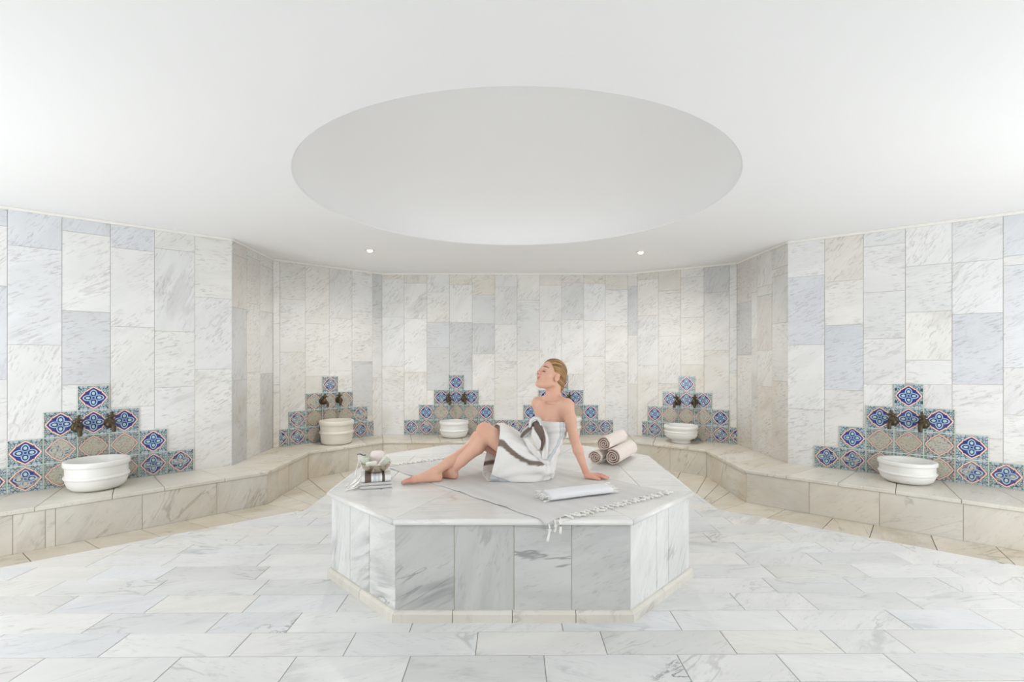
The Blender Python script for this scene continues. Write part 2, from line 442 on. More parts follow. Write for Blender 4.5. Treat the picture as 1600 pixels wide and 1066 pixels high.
# ------------------------------------------------------------------ floor
reg1 = [(-4.7, .7), (4.7, .7), (4.7, 2.02), (1.82, 4.41), (-1.82, 4.41), (-4.7, 1.965)]
reg2 = [(-1.82, 4.41), (1.82, 4.41), (1.82, 4.95), (1.30, 5.5), (-1.30, 5.5), (-1.82, 4.95)]
def prism_into(vs, fs, poly, z0, z1):
    b = len(vs); n = len(poly)
    vs += [(x, y, z0) for x, y in poly]+[(x, y, z1) for x, y in poly]
    fs += [tuple(b+i for i in range(n))[::-1], tuple(b+n+i for i in range(n))]
    for i in range(n): j = (i+1) % n; fs.append((b+i, b+j, b+n+j, b+n+i))
vs = []; fs = []
prism_into(vs, fs, [(-5, -3.2), (5, -3.2), (5, 7.0), (-5, 7.0)], -.14, -.036)
prism_into(vs, fs, reg1, -.036, -.0025); prism_into(vs, fs, reg2, -.036, -.0025)
floor = obj('floor', mesh('floor', vs, fs), M_GROUT_F, kind='structure')
floor_front = poly_slab([(-4.79, -3.0), (4.79, -3.0), (4.79, .7), (-4.79, .7)], -.036, 0)
obj('marble_apron', floor_front[0], M_FLOOR, floor, M=Matrix.Translation(floor_front[1]), color=(1, 1, 1, .05))
rows = {0: [-2.076, -1.477, -.9625, -.454, .143, .7425, 1.19, 1.675, 2.3],
        1: [-2.45, -1.85, -1.265, -.758, -.165, .43, 1.017, 1.51, 1.826, 2.45],
        2: [-2.65, -2.09, -1.49, -1.10, -.5, .25, .834, 1.402, 1.977, 2.43],
        3: [-3.0, -2.43, -1.93, -1.418, -.924, -.3, .3, 1.236, 1.628, 2.188, 2.74],
        4: [-3.2, -2.676, -2.07, -1.46, -.8, 0, .8, 1.517, 2.007, 2.571],
        5: [-3.6, -3.03, -2.556, -2.146, -1.55, -.9, -.2, .4, 1.0, 1.61, 2.186, 2.76],
        6: [-3.3, -2.73, -2.25, -1.64, -1.0, 0, .9, 1.533, 2.01, 2.6]}
nfl = 0
for kk in range(-7, 18):
    y0 = 2.243+.1945*(kk-1); y1 = y0+.1945
    js = rows.get(kk)
    if js is None:
        js = []; x = -4.9+random.uniform(0, .6)
        while x < 4.9: js.append(x); x += random.choice([.6, .6, .6, .58, .45])
    else:
        js = list(js)
        while js[0] > -4.3: js.insert(0, js[0]-random.choice([.6, .58]))
        while js[-1] < 4.3: js.append(js[-1]+random.choice([.6, .58]))
    js = [-5.2]+js+[5.2]
    for a, b_ in zip(js, js[1:]):
        g = .0022; sk = .009
        q = [(a+g, y0+g+sk*a), (b_-g, y0+g+sk*b_), (b_-g, y1-g+sk*b_), (a+g, y1-g+sk*a)]
        for reg in (reg1, reg2):
            c = clip(q, shrink(reg, .002))
            if len(c) < 3: continue
            # hidden right under the platform
            if min(p[0] for p in c) > -.95 and max(p[0] for p in c) < .95 and min(p[1] for p in c) > 2.75 and max(p[1] for p in c) < 4.5: continue
            m, ctr = poly_slab(c, -.03, 0, .0012)
            ctr.z += random.uniform(-.0006, .0006)
            r = random.random()
            t = N if r < .45 else ((.96, .975, 1) if r < .62 else ((.93, .935, .94) if r < .78 else ((.995, .98, .955) if r < .93 else (.9, .9, .89))))
            v = random.uniform(.96, 1.0)
            so_ = obj('marble_slab', m, M_FLOOR, floor, M=Matrix.Translation(ctr), color=(t[0]*v, t[1]*v, t[2]*v, random.uniform(0, .12))); nfl += 1
            for (px_, py_) in ((1030, 1047), (450, 967), (265, 1027), (1200, 841)):
                dd = F_PX*CAM_H/(py_-HY); xx_ = (px_-800)/F_PX*dd
                if min(p[0] for p in c) < xx_ < max(p[0] for p in c) and min(p[1] for p in c) < dd < max(p[1] for p in c): so_['dark_vein'] = 1.0
# border band of stones between floor and bench foot
def band(p_in, p_out, step):
    """quads between two polylines segments"""
    global nfl
    for s in range(len(p_in)-1):
        a0, a1 = Vector(p_in[s]), Vector(p_in[s+1]); b0, b1 = Vector(p_out[s]), Vector(p_out[s+1])
        n = max(1, round((b1-b0).length/step)); cuts = [0]+[(i+random.uniform(-.18, .18))/n for i in range(1, n)]+[1]
        for u0, u1 in zip(cuts, cuts[1:]):
            q = [a0.lerp(a1, u0), a0.lerp(a1, u1), b0.lerp(b1, u1), b0.lerp(b1, u0)]
            q = shrink([(v.x, v.y) for v in q], .0025)
            m, ctr = poly_slab(q, -.036, -.02, .0015)
            v = random.uniform(.9, 1.0)
            obj('border_stone', m, M_BENCH, floor, M=Matrix.Translation(ctr), color=(.97*v, .945*v, .90*v, .75)); nfl += 1
inn = [(-4.7, 1.965), (-1.82, 4.41), (-1.82, 4.95), (-1.30, 5.5), (1.30, 5.5), (1.82, 4.95), (1.82, 4.41), (4.7, 2.02)]
band(inn, Fp, .33)
print('floor pieces', nfl)

# ------------------------------------------------------------------ stone bench round the room
bench = thing('marble_bench', (0, 6.5, 0), 'low marble bench running along the foot of all the walls, carrying the white basins', 'bench')
bI = Matrix.Translation((0, -6.5, 0))
names = list(W.keys()); Wp = [W[k_] for k_ in names]
NOSE = .012
cuts_px = [None]*7
core_v = []; core_f = []
for s in range(7):
    w0, w1 = Vector(Wp[s]), Vector(Wp[s+1]); f0, f1 = Vector(Fp[s]), Vector(Fp[s+1])
    e = (f1-f0).normalized(); n = Vector((e.y, -e.x))
    # stone core
    g = .004
    prism_into(core_v, core_f, [(w0.x, w0.y), (f0.x-n.x*g, f0.y-n.y*g), (f1.x-n.x*g, f1.y-n.y*g), (w1.x, w1.y)][::1], -.036, BZ-.03)
core = obj('bench_core', mesh('bench_core', core_v, core_f), M_GROUT, bench, M=bI)
riser_px = [[20, 71, 87, 222.5, 339], [435, 451], [545, 582], [637, 676, 715, 754, 793, 832, 871, 910, 950], [1047], [1135], [1264, 1374, 1505]]
for s in range(7):
    w0, w1 = Vector(Wp[s]), Vector(Wp[s+1]); f0, f1 = Vector(Fp[s]), Vector(Fp[s+1])
    e = (f1-f0).normalized(); n = Vector((e.y, -e.x)); L = (f1-f0).length
    def hit(px):
        k_ = (px-800)/F_PX; return (k_*f0.y-f0.x)/(e.x-k_*e.y)
    # risers
    cs = [0]+[hit(p) for p in riser_px[s] if .05 < hit(p) < L-.05]+[L]
    if s == 0: cs = [0, .55]+cs[1:]
    if s == 6: cs = cs[:-1]+[cs[-2]+.55, L] if L-cs[-2] > .9 else cs
    for a, b_ in zip(cs, cs[1:]):
        mid = (a+b_)/2; p = f0+e*mid
        m = Matrix((Vector((e.x, e.y, 0)), Vector((0, 0, 1)), Vector((n.x, n.y, 0)))).transposed().to_4x4()
        z0, z1 = -.034, BZ-.030
        m.translation = (p.x, p.y, (z0+z1)/2)
        v = random.uniform(.93, 1)
        dk = .35 if s in (0, 6) else .75
        obj('riser_panel', slab_mesh(b_-a-.005, z1-z0-.003, .018), M_BENCH, bench, M=bI @ m, color=(v, v*.99, v*.965, dk))
    # top slabs
    nn = {0: 9, 6: 9}.get(s, max(2, round((w1-w0).length/.36)))
    cu = [0]+[(i+random.uniform(-.15, .15))/nn for i in range(1, nn)]+[1]
    ff0 = f0+n*NOSE; ff1 = f1+n*NOSE
    # mitre: shift ends along bisector
    def miter(i):
        if i in (0, 7): 
            ee = (Vector(Fp[1])-Vector(Fp[0])).normalized() if i == 0 else (Vector(Fp[7])-Vector(Fp[6])).normalized()
            return Vector(Fp[i])+Vector((ee.y, -ee.x))*NOSE
        e1 = (Vector(Fp[i])-Vector(Fp[i-1])).normalized(); e2 = (Vector(Fp[i+1])-Vector(Fp[i])).normalized()
        n1 = Vector((e1.y, -e1.x)); n2 = Vector((e2.y, -e2.x))
        return Vector(Fp[i])+(n1+n2)*(NOSE/(1+n1.dot(n2)))
    ff0, ff1 = miter(s), miter(s+1)
    for u0, u1 in zip(cu, cu[1:]):
        q = [w0.lerp(w1, u0), ff0.lerp(ff1, u0), ff0.lerp(ff1, u1), w0.lerp(w1, u1)]
        q = shrink([(v.x, v.y) for v in q], .0018)
        m, ctr = poly_slab(q, BZ-.028, BZ, .004)
        v = random.uniform(.94, 1)
        obj('top_slab', m, M_BENCH, bench, M=bI @ Matrix.Translation(ctr), color=(v, v*.99, v*.965, .3 if s in (0, 6) else .6))

# ------------------------------------------------------------------ painted tile splashbacks
TP = .205
def cini_mesh(x0, x1):
    k_ = ('cini', round(x0, 3), round(x1, 3))
    if k_ in _cache: return _cache[k_]
    h = TP/2-.0012; bv = .002; vs = []
    for z, q in ((-.008, 0), (-bv, 0), (0, bv)):
        vs += [(x0+q, -h+q, z), (x1-q, -h+q, z), (x1-q, h-q, z), (x0+q, h-q, z)]
    fs = [(3, 2, 1, 0), (8, 9, 10, 11)]
    for l in (0, 4):
        for i in range(4): j = (i+1) % 4; fs.append((l+i, l+j, l+4+j, l+4+i))
    _cache[k_] = mesh('painted_tile', vs, fs); return _cache[k_]
def splash(wall, centres, label, smin=None, smax=None, seed=0):
    rg = random.Random(seed)
    c0 = sum(centres)/len(centres)
    root = thing('tile_splashback', wall.M(c0, BZ, .004).translation, label, 'wall tiles')
    inv = Matrix.Translation(-root.location)
    done = set()
    # grout bed
    bv = []; bf = []
    for c in centres:
        for r, half in enumerate((3, 2, 1, 0)):
            for i in range(-half, half+1):
                s = c+i*TP
                key = (r, round(s/TP*2))
                if key in done: continue
                done.add(key)
                x0, x1 = -TP/2+.0012, TP/2-.0012
                if smin is not None: x0 = max(x0, smin-s)
                if smax is not None: x1 = min(x1, smax-s)
                if x1-x0 < .02: continue
                M_ = wall.M(s, BZ+.001+TP*(r+.5), .0125)
                b0 = len(bv)
                for zz in (-.0095, -.003):
                    for (xx, yy) in ((x0-.0025, -TP/2), (x1+.0025, -TP/2), (x1+.0025, TP/2), (x0-.0025, TP/2)):
                        bv.append(inv @ (M_ @ Vector((xx, yy, zz))))
                bf += [(b0+4, b0+5, b0+6, b0+7), (b0, b0+1, b0+5, b0+4), (b0+1, b0+2, b0+6, b0+5), (b0+2, b0+3, b0+7, b0+6), (b0+3, b0, b0+4, b0+7)]
                o = obj('painted_tile', cini_mesh(x0, x1), M_TILE, root, M=inv @ M_)
                if r == 3: wv = 0.0
                elif r == 2: wv = .12
                elif r == 1: wv = .68 if i == 0 else (.38+rg.random()*.25 if abs(i) == 1 else .05)
                else: wv = .45 if abs(i) < 2 else .22
                if wall in (wln,) and r >= 1: wv = min(.8, wv+.22)
                o['wear'] = float(wv+rg.uniform(0, .06))
    obj('grout_bed', mesh('grout_bed', bv, bf), M_GROUT_T, root)
    return root
sl = (wl.hit(121.3)[0]+wl.hit(170)[0])/2
sr = (wr_.hit(1397.5)[0]+wr_.hit(1442.5)[0])/2
sln = (wln.hit(503.7)[0]+wln.hit(527)[0])/2
srn = (wrn.hit(1061.6)[0]+wrn.hit(1084.7)[0])/2
sb1 = wb.hit(713)[0]; sb2 = sb1+7*TP
splash(wl, [sl], 'stepped pyramid of blue painted tiles on the far left wall behind the large basin', seed=1)
splash(wln, [sln], 'faded stepped pyramid of painted tiles in the left corner niche behind the tall basin', wln.hit(436.5)[0], wln.hit(583)[0], 2)
splash(wb, [sb1, sb2], 'two-peaked band of blue painted tiles along the back wall behind the woman', seed=3)
splash(wrn, [srn], 'stepped pyramid of painted tiles in the right corner niche behind the footed basin', wrn.hit(1004)[0], wrn.hit(1152)[0], 4)
splash(wr_, [sr], 'stepped pyramid of blue painted tiles on the far right wall', seed=5)

# ------------------------------------------------------------------ lathe, tube
def lathe(prof, n=64):
    vs = []; fs = []
    for r, z in prof:
        for i in range(n):
            a = 2*math.pi*i/n; vs.append((r*math.cos(a), r*math.sin(a), z))
    for j in range(len(prof)-1):
        for i in range(n):
            i2 = (i+1) % n; fs.append((j*n+i, j*n+i2, (j+1)*n+i2, (j+1)*n+i))
    return vs, fs
def catmull(pts, n):
    pts = [Vector(p) for p in pts]; q = [pts[0]*2-pts[1]]+pts+[pts[-1]*2-pts[-2]]; out = []
    for i in range(1, len(q)-2):
        for k_ in range(n):
            t = k_/n; a, b, c, d = q[i-1:i+3]
            out.append(.5*((2*b)+(c-a)*t+(2*a-5*b+4*c-d)*t*t+(3*b-a-3*c+d)*t**3))
    out.append(pts[-1]); return out
def tube_into(vs, fs, pts, rad, n=6, flat=1.0, up=Vector((0, 0, 1))):
    b = len(vs); m = len(pts)
    for i, p in enumerate(pts):
        t = (pts[min(i+1, m-1)]-pts[max(i-1, 0)]).normalized()
        s = t.cross(up)
        if s.length < .05: s = t.cross(Vector((0, 1, 0)))
        s.normalize(); u = s.cross(t).normalized()
        r = rad(i/(m-1)) if callable(rad) else rad
        for k_ in range(n):
            a = 2*math.pi*k_/n; vs.append(p+s*math.cos(a)*r+u*math.sin(a)*r*flat)
    for i in range(m-1):
        for k_ in range(n):
            k2 = (k_+1) % n; fs.append((b+i*n+k_, b+i*n+k2, b+(i+1)*n+k2, b+(i+1)*n+k_))
    fs.append(tuple(b+k_ for k_ in range(n))[::-1]); fs.append(tuple(b+(m-1)*n+k_ for k_ in range(n)))

# ------------------------------------------------------------------ basins
def basin(px, d, r, h, label, kind='round', mat=None):
    mat = mat or M_BASIN
    k_ = (px-800)/F_PX
    loc = Vector((k_*d, d, BZ))
    root = thing('washbasin', loc, label, 'basin', 'marble basins on the bench')
    if kind == 'round':
        out = [(0, 0), (r*.55, 0), (r*.72, h*.03), (r*.86, h*.14), (r*.93, h*.32), (r*.935, h*.5), (r*.94, h*.75), (r*.95, h*.9), (r*.96, h*.985), (r*.94, h)]
    elif kind == 'tall':
        out = [(0, 0), (r*.72, 0), (r*.83, h*.03), (r*.88, h*.1), (r*.91, h*.3), (r*.925, h*.5), (r*.94, h*.8), (r*.95, h*.985), (r*.935, h)]
    else:
        out = [(0, 0), (r*.56, 0), (r*.58, h*.05), (r*.52, h*.15), (r*.62, h*.2), (r*.8, h*.28), (r*.94, h*.42), (r*.955, h*.6), (r*.93, h*.68), (r*.93, h*.82), (r*.96, h*.985), (r*.945, h)]
    inn_ = [(r*.84, h), (r*.82, h*.98), (r*.8, h*.7), (r*.72, h*.42), (r*.5, h*.25), (0, h*.2)]
    vs, fs = lathe(out+inn_, 64)
    obj('basin_body', mesh('basin_body', vs, fs, True), mat, root)
    rim = [(r*.93, h*.80), (r*.985, h*.82), (r, h*.86), (r, h*.96), (r*.985, h*.995), (r*.96, h*1.005), (r*.86, h*1.005), (r*.84, h*.985)]
    vs, fs = lathe(rim, 64); obj('rim', mesh('rim', vs, fs, True), mat, root)
    zb = {'round': .46, 'tall': .5, 'foot': .50}[kind]
    if kind != 'foot':
        bd = [(r*.92, h*(zb-.07)), (r*.975, h*(zb-.045)), (r*.99, h*zb), (r*.975, h*(zb+.045)), (r*.92, h*(zb+.07))]
    else:
        bd = [(r*.93, h*.60), (r*.975, h*.63), (r*.98, h*.66), (r*.96, h*.69), (r*.92, h*.7)]
    vs, fs = lathe(bd, 64); obj('moulding', mesh('moulding', vs, fs, True), mat, root)
    # dark line of damp where it stands
    return root
def place_depth(wall, px, r, gap=.03):
    """depth along ray px so that the basin centre is r+gap from the wall"""
    t, Y = wall.hit(px); k_ = (px-800)/F_PX
    dirv = Vector((k_, 1)); dn = -dirv.dot(wall.n)
    return Y-(r+gap)/dn
basin(152, place_depth(wl, 152, .215, .012), .215, .235, 'large round marble basin with two raised bands on the far left bench')
basin(526, place_depth(wln, 526, .205), .205, .285, 'tall tub-shaped marble basin with brown streaks in the left corner niche', 'tall', M_BASIN_OLD)
basin(709.5, place_depth(wb, 709.5, .195, .01), .195, .215, 'small marble basin on the back bench, left of the woman\'s knees')
basin(885, place_depth(wb, 885, .20, .01), .20, .27, 'marble basin on the back bench half hidden behind the woman\'s back', 'tall')
basin(1064, place_depth(wrn, 1064, .205), .205, .215, 'marble basin on a narrow foot in the right corner niche', 'foot')
basin(1417, place_depth(wr_, 1417, .205, .012), .205, .185, 'shallow round marble basin on the far right bench')

# ------------------------------------------------------------------ taps
def tap(wall, s, z, label, lean=0.0, knob=1.0):
    M_ = wall.M(s, z, .013)
    root = obj('water_tap', None, label=label, cat='tap', group='bronze taps above the basins', M=M_ @ Matrix.Scale(1.32, 4))
    vs, fs = lathe([(0, 0), (.030, 0), (.032, .004), (.024, .010), (.012, .013), (0, .013)], 20)
    obj('wall_plate', mesh('wall_plate', vs, fs, True), M_BRONZE, root)
    vs = []; fs = []
    tube_into(vs, fs, catmull([(0, 0, .008), (0, 0, .04), (lean*.02, -.004, .07), (lean*.03, -.022, .088), (lean*.03, -.05, .09)], 5), lambda t: .017-.006*t, 12, 1, Vector((1, 0, 0)))
    obj('spout', mesh('spout', vs, fs, True), M_BRONZE, root)
    prof = [(0, -.03), (.014, -.028), (.023, -.015), (.025, 0), (.02, .014), (.011, .022), (.009, .03), (.013, .036), (.016, .045), (.013, .054), (.006, .060), (.009, .066), (.006, .074), (0, .078)]
    vs, fs = lathe([(r_*knob, z_) for r_, z_ in prof], 20)
    vs = [(x, zz, y+.045) for x, y, zz in vs]
    sh = lean*.25
    vs = [(x+sh*max(0, y), y, z_) for x, y, z_ in vs]
    obj('valve_handle', mesh('valve_handle', vs, fs, True), M_BRONZE, root)
    vs = []; fs = []
    tube_into(vs, fs, [Vector((-.026+sh*.05, .045, .045)), Vector((.026+sh*.05, .045, .045))], .006, 8)
    obj('cross_handle', mesh('cross_handle', vs, fs, True), M_BRONZE, root)
zt = BZ+2.5*TP-.02
for wall, c, (na, nb), dz in ((wl, sl, ('left', 'right'), 0), (wln, sln, ('left', 'right'), .02), (wb, sb1, ('left', 'right'), 0), (wb, sb2, ('left', 'right'), 0), (wrn, srn, ('left', 'right'), 0), (wr_, sr, ('left', 'right'), 0)):
    where = {wl: 'above the large far left basin', wln: 'in the left corner niche above the tall basin', wrn: 'in the right corner niche above the footed basin', wr_: 'above the far right basin'}.get(wall)
    if wall is wb: where = 'above the small back basin' if c == sb1 else 'on the wall behind the woman\'s neck'
    for sg, nm in ((-1, na), (1, nb)):
        tap(wall, c+sg*.105, zt+dz+random.uniform(-.01, .01), '%s dark bronze tap of the pair %s' % (nm, where), lean=random.choice([-1, .6, 1])*(.3+random.random()*.7), knob=random.uniform(.9, 1.2))

# ------------------------------------------------------------------ central platform
PZ = .523
oct_ = [(-.598, 2.52), (.607, 2.52), (1.095, 3.041), (1.135, 4.162), (.607, 4.69), (-.598, 4.69), (-1.135, 4.162), (-1.115, 3.041)]
plat = thing('marble_platform', (0, 3.6, 0), 'octagonal veined marble platform in the middle of the room', 'platform')
pI = Matrix.Translation((0, -3.6, 0))
body_o = shrink(oct_, .028); vs = []; fs = []
prism_into(vs, fs, shrink(oct_, .0175), .0, PZ-.033)
obj('platform_core', mesh('platform_core', vs, fs), M_GROUT, plat, M=pI)
pan = {0: [710, 803, 893], 1: [1026, 1044.5], 7: [547, 577]}
pan_w = {2: 3, 3: 2, 4: 3, 5: 2, 6: 3}
face = shrink(oct_, .014)
base_p = shrink(oct_, -.008)
for s in range(8):
    a = Vector(face[s]); b_ = Vector(face[(s+1) % 8]); e = (b_-a).normalized(); n = Vector((e.y, -e.x)); L = (b_-a).length
    def hit2(px):
        k_ = (px-800)/F_PX; return (k_*a.y-a.x)/(e.x-k_*e.y)
    if s in pan: cs = [0]+sorted(hit2(p) for p in pan[s])+[L]
    else: cs = [L*i/pan_w[s] for i in range(pan_w[s]+1)]
    for u0, u1 in zip(cs, cs[1:]):
        mid = a+e*((u0+u1)/2)
        m = Matrix((Vector((e.x, e.y, 0)), Vector((0, 0, 1)), Vector((n.x, n.y, 0)))).transposed().to_4x4()
        z0, z1 = .055, PZ-.033
        m.translation = (mid.x, mid.y, (z0+z1)/2)
        v = random.uniform(.78, .86) if s == 0 else random.uniform(1.0, 1.08)  # shading painted into the tint: front face darker, other faces lighter
        obj('side_panel', slab_mesh(u1-u0-.004, z1-z0, .018, .002), M_PLAT, plat, M=pI @ m, color=(v, v, v, .04))
    # base moulding
    a = Vector(base_p[s]); b_ = Vector(base_p[(s+1) % 8]); e = (b_-a).normalized(); n = Vector((e.y, -e.x)); L = (b_-a).length
    nb = {0: 4}.get(s, 2)
    cs = [0]+[L*(i+random.uniform(-.08, .08))/nb for i in range(1, nb)]+[L]
    for u0, u1 in zip(cs, cs[1:]):
        p0 = a+e*(u0+.0015); p1 = a+e*(u1-.0015)
        prof = [(0, 0), (0, .042), (.006, .05), (.012, .056), (.034, .058), (.034, 0)]
        c = (p0+p1)/2; vs = []
        for p in (p0, p1):
            for q, z in prof:
                # mitre the ends a little
                vs.append((p.x-n.x*q-c.x, p.y-n.y*q-c.y, z))
        kf = len(prof); fs = [tuple(range(kf)), tuple(range(kf, 2*kf))[::-1]]
        for i in range(kf): j = (i+1) % kf; fs.append((i, i+kf, j+kf, j))
        obj('base_moulding', mesh('base_moulding', vs, fs), M_BENCH, plat, M=pI @ Matrix.Translation((c.x, c.y, 0)), color=(.97, .965, .95, .12))
o = oct_
tops = [[o[0], o[1], (.36, 3.07), (-.36, 3.07)],
        [o[0], (-.36, 3.07), (-.81, 3.07), (-.81, 2.72)] if False else [o[0], (-.36, 3.07), (-1.116, 3.07), o[7]],
        [o[1], o[2], (1.096, 3.07), (.36, 3.07)]]
for x0, x1 in ((-.81, -.3), (-.3, .3), (.3, .81)):
    for y0, y1 in ((3.07, 3.62), (3.62, 4.162)): tops.append([(x0, y0), (x1, y0), (x1, y1), (x0, y1)])
tops += [[(-1.116, 3.07), (-.81, 3.07), (-.81, 3.7), (-1.127, 3.7)], [(-1.127, 3.7), (-.81, 3.7), (-.81, 4.162), o[6]],
         [(.81, 3.07), (1.096, 3.07), (1.115, 3.6), (.81, 3.6)], [(.81, 3.6), (1.115, 3.6), o[3], (.81, 4.162)],
         [o[6], (-.4, 4.162), o[5]], [(-.4, 4.162), (.4, 4.162), o[4], o[5]], [(.4, 4.162), o[3], o[4]]]
for q in tops:
    q2 = shrink(q, .0011)
    m, ctr = poly_slab(q2, PZ-.032, PZ, .0045 if False else .0015)
    v = random.uniform(.95, 1.03)
    obj('top_slab', m, M_TOP, plat, M=pI @ Matrix.Translation(ctr), color=(v, v, v*.995, .08))
vs = []; fs = []
nose = []
for s in range(8):
    p = Vector(o[s]); q = Vector(o[(s+1) % 8])
    tube_into(vs, fs, [Vector((p.x, p.y, PZ-.016)), Vector((q.x, q.y, PZ-.016))], .0155, 14)
obj('rounded_edge', mesh('rounded_edge', vs, fs, True), M_TOP, plat, M=pI, color=(1.05, 1.05, 1.04, .05))

# ------------------------------------------------------------------ downlights in the ceiling
def em(name, col, st):
    m, nt, b = newmat(name); b.inputs['Emission Color'].default_value = (*col, 1); b.inputs['Emission Strength'].default_value = st
    return m
M_BULB = em('lamp_glow', (1, .86, .66), 7)
M_CHROME = plain('lamp_ring', (225, 215, 205), .3, metal=.6, var=.03)
for px, py, nm in ((578, 391, 'left'), (1001, 394, 'right')):
    d = F_PX*(CEIL-CAM_H)/(HY-py); X0 = (px-800)/F_PX*d
    root = thing('ceiling_light', (X0, d, CEIL), 'small glowing recessed downlight in the white ceiling, %s of the domed recess' % nm, 'light')
    vs, fs = lathe([(.03, .0), (.032, -.006), (.045, -.008), (.05, -.002), (.05, .0)], 32)
    obj('lamp_ring', mesh('lamp_ring', vs, fs, True), M_CHROME, root)
    vs, fs = lathe([(0, -.022), (.012, -.021), (.024, -.015), (.030, -.004), (.030, 0)], 32)
    obj('bulb', mesh('bulb', vs, fs, True), M_BULB, root)
    l = D.lights.new('downlight', 'SPOT'); l.energy = 46; l.color = (1, .97, .93); l.spot_size = R(170); l.spot_blend = 1; l.shadow_soft_size = .04
    lo = D.objects.new('downlight_lamp', l); COL.objects.link(lo); lo.location = (0, 0, -.05); lo.parent = root
#PART2
# ------------------------------------------------------------------ cloth spread on the platform
C1 = Vector((.17, 2.475)); C4 = Vector((-.93, 3.70)); wv_ = Vector((.76, .55)); 
def clothpt(u, v):
    """u across (C1->C2), v along (C1->C4)"""
    p = C1+(C4-C1)*v+wv_*u
    return p
def cloth_z(p, extra=0.0):
    h = .0034+.0014*math.sin(p.x*9+p.y*5)*math.sin(p.y*7-p.x*3)+.0012*math.sin(p.x*31+p.y*22)
    return max(.003, h)+extra
def drape(p, extra=0.0):
    """cloth point laid on the platform, hanging over the front edge"""
    ye = 2.515
    if p.y >= ye: return Vector((p.x, p.y, PZ+cloth_z(p, extra)))
    over = ye-p.y; r = .012
    a = min(over/r, math.pi/2)
    y = ye-r*math.sin(a); z = PZ+.004-r*(1-math.cos(a))-max(0, over-r*math.pi/2)
    return Vector((p.x, y-.004, z))
NU, NV = 70, 110
vs = []; fs = []
for j in range(NV+1):
    for i in range(NU+1):
        u, v = i/NU, j/NV
        wob = .006*math.sin(v*40)*math.sin(v*13) if i in (0, NU) else 0
        p = clothpt(u+wob, v); q = drape(p)
        if i == 0 and NV*.05 < j: q.z += .003*max(0, math.sin(v*34+1.2*math.sin(v*9)))**3
        vs.append(q)
for j in range(NV):
    for i in range(NU): a = j*(NU+1)+i; fs.append((a, a+1, a+NU+2, a+NU+1))
def weave_mat(name, c1, c2, freq, axis=(1, 0, 0)):
    m, nt, b = newmat(name, .92, .1); x, y, z = sep(nt, objcoord(nt))
    d = x*axis[0]+y*axis[1]
    s_ = mt(nt, 'SINE', d*freq)*.5+.5
    n = noise(nt, objcoord(nt), 3, 3)
    c = mixc(nt, smooth(s_*.6+n*.4, .3, .7), lin(c1), lin(c2))
    setin(nt, b.inputs['Base Color'], c)
    bump(nt, b, mt(nt, 'SINE', d*900.0), .15, .0006)
    return m
e_w = wv_.normalized()
M_SPREAD = weave_mat('grey_spread_weave', (221, 220, 218), (225, 223, 220), 60, (e_w.x, e_w.y, 0))
spread = obj('spread_cloth', mesh('spread_cloth', [v-Vector((0, 3.1, PZ)) for v in vs], fs, True), M_SPREAD, M=Matrix.Translation((0, 3.1, PZ)),
             label='light grey woven cloth with white tassels spread diagonally over the platform, under the woman', cat='cloth')
md = spread.modifiers.new('thick', 'SOLIDIFY'); md.thickness = .002; md.offset = 0
sI = Matrix.Translation((0, -3.1, -PZ))
def tassel(pts, r=.0035, knot=True, seed=0):
    vs = []; fs = []
    pts = catmull(pts, 3)
    L = len(pts)-1
    def rad(t):
        if knot and .36 < t < .52: return r*1.9
        return r*(.8 if t < .4 else 1.0+.6*(t-.5))
    tube_into(vs, fs, pts, rad, 6)
    return vs, fs
NT = 26
for end in (0, 1):
    for i in range(NT):
        u = (i+.5)/NT; v0 = 0 if end == 0 else 1; s_ = -1 if end == 0 else 1
        base = clothpt(u, v0); dirv = ((C4-C1).normalized()*s_); side = wv_.normalized()
        j1, j2 = random.uniform(-.012, .012), random.uniform(-.018, .018)
        q = [base-dirv*.004, base+dirv*.018+side*j1*.5, base+dirv*.036+side*j1, base+dirv*.055+side*j2]
        if end == 0 and base.y < 2.535:
            b0 = drape(base); ln = .085 if i == 0 else .06
            pts = [b0, b0+Vector((0.004, -.004, -.02)), b0+Vector((0.002+j1*.3, -.004, -.045)), b0+Vector((j2*.4, -.004, -ln))]
            if base.y > 2.515: pts[0] = drape(base); pts[1] = drape(base+dirv*.01); pts = [pts[0], Vector((base.x, 2.497, PZ+.003)), Vector((base.x, 2.492, PZ-.03)), Vector((base.x+j1*.5, 2.492, PZ-.065))]
        else:
            pts = [Vector((p.x, max(p.y, 2.51), PZ+.0085+.0025*math.sin(i*3+k_))) for k_, p in enumerate(q)]
        a, b_ = tassel(pts, .0052)
        obj('tassel', mesh('tassel', a, b_, True), M_TASSEL, spread, M=sI)

# ------------------------------------------------------------------ folded white towel on the cloth
a0 = Vector((.214, 2.79)); a1 = Vector((.60, 2.95)); ax_ = (a1-a0).normalized(); bk = Vector((-ax_.y, ax_.x)); Lt = (a1-a0).length
org = a0+bk*.062
vs = []; fs = []; ns = 28; nl = 30; wd = .062; ht = .021
def roll_pt(t, a, jit=0):
    ca, sa = math.cos(a), math.sin(a)
    xx = math.copysign(abs(ca)**.7, ca)*wd*(1+.03*math.sin(t*9)); zz = math.copysign(abs(sa)**.7, sa)*ht*(1+.06*math.sin(t*5+1))
    p = org+ax_*(t*Lt)+bk*xx
    return Vector((p.x, p.y, PZ+.0075+ht+zz+(.004*math.sin(t*3.0)*(sa > 0))))
for j in range(nl+1):
    t = j/nl
    for i in range(ns): vs.append(roll_pt(t, 2*math.pi*i/ns))
for j in range(nl):
    for i in range(ns): i2 = (i+1) % ns; fs.append((j*ns+i, (j+1)*ns+i, (j+1)*ns+i2, j*ns+i2))
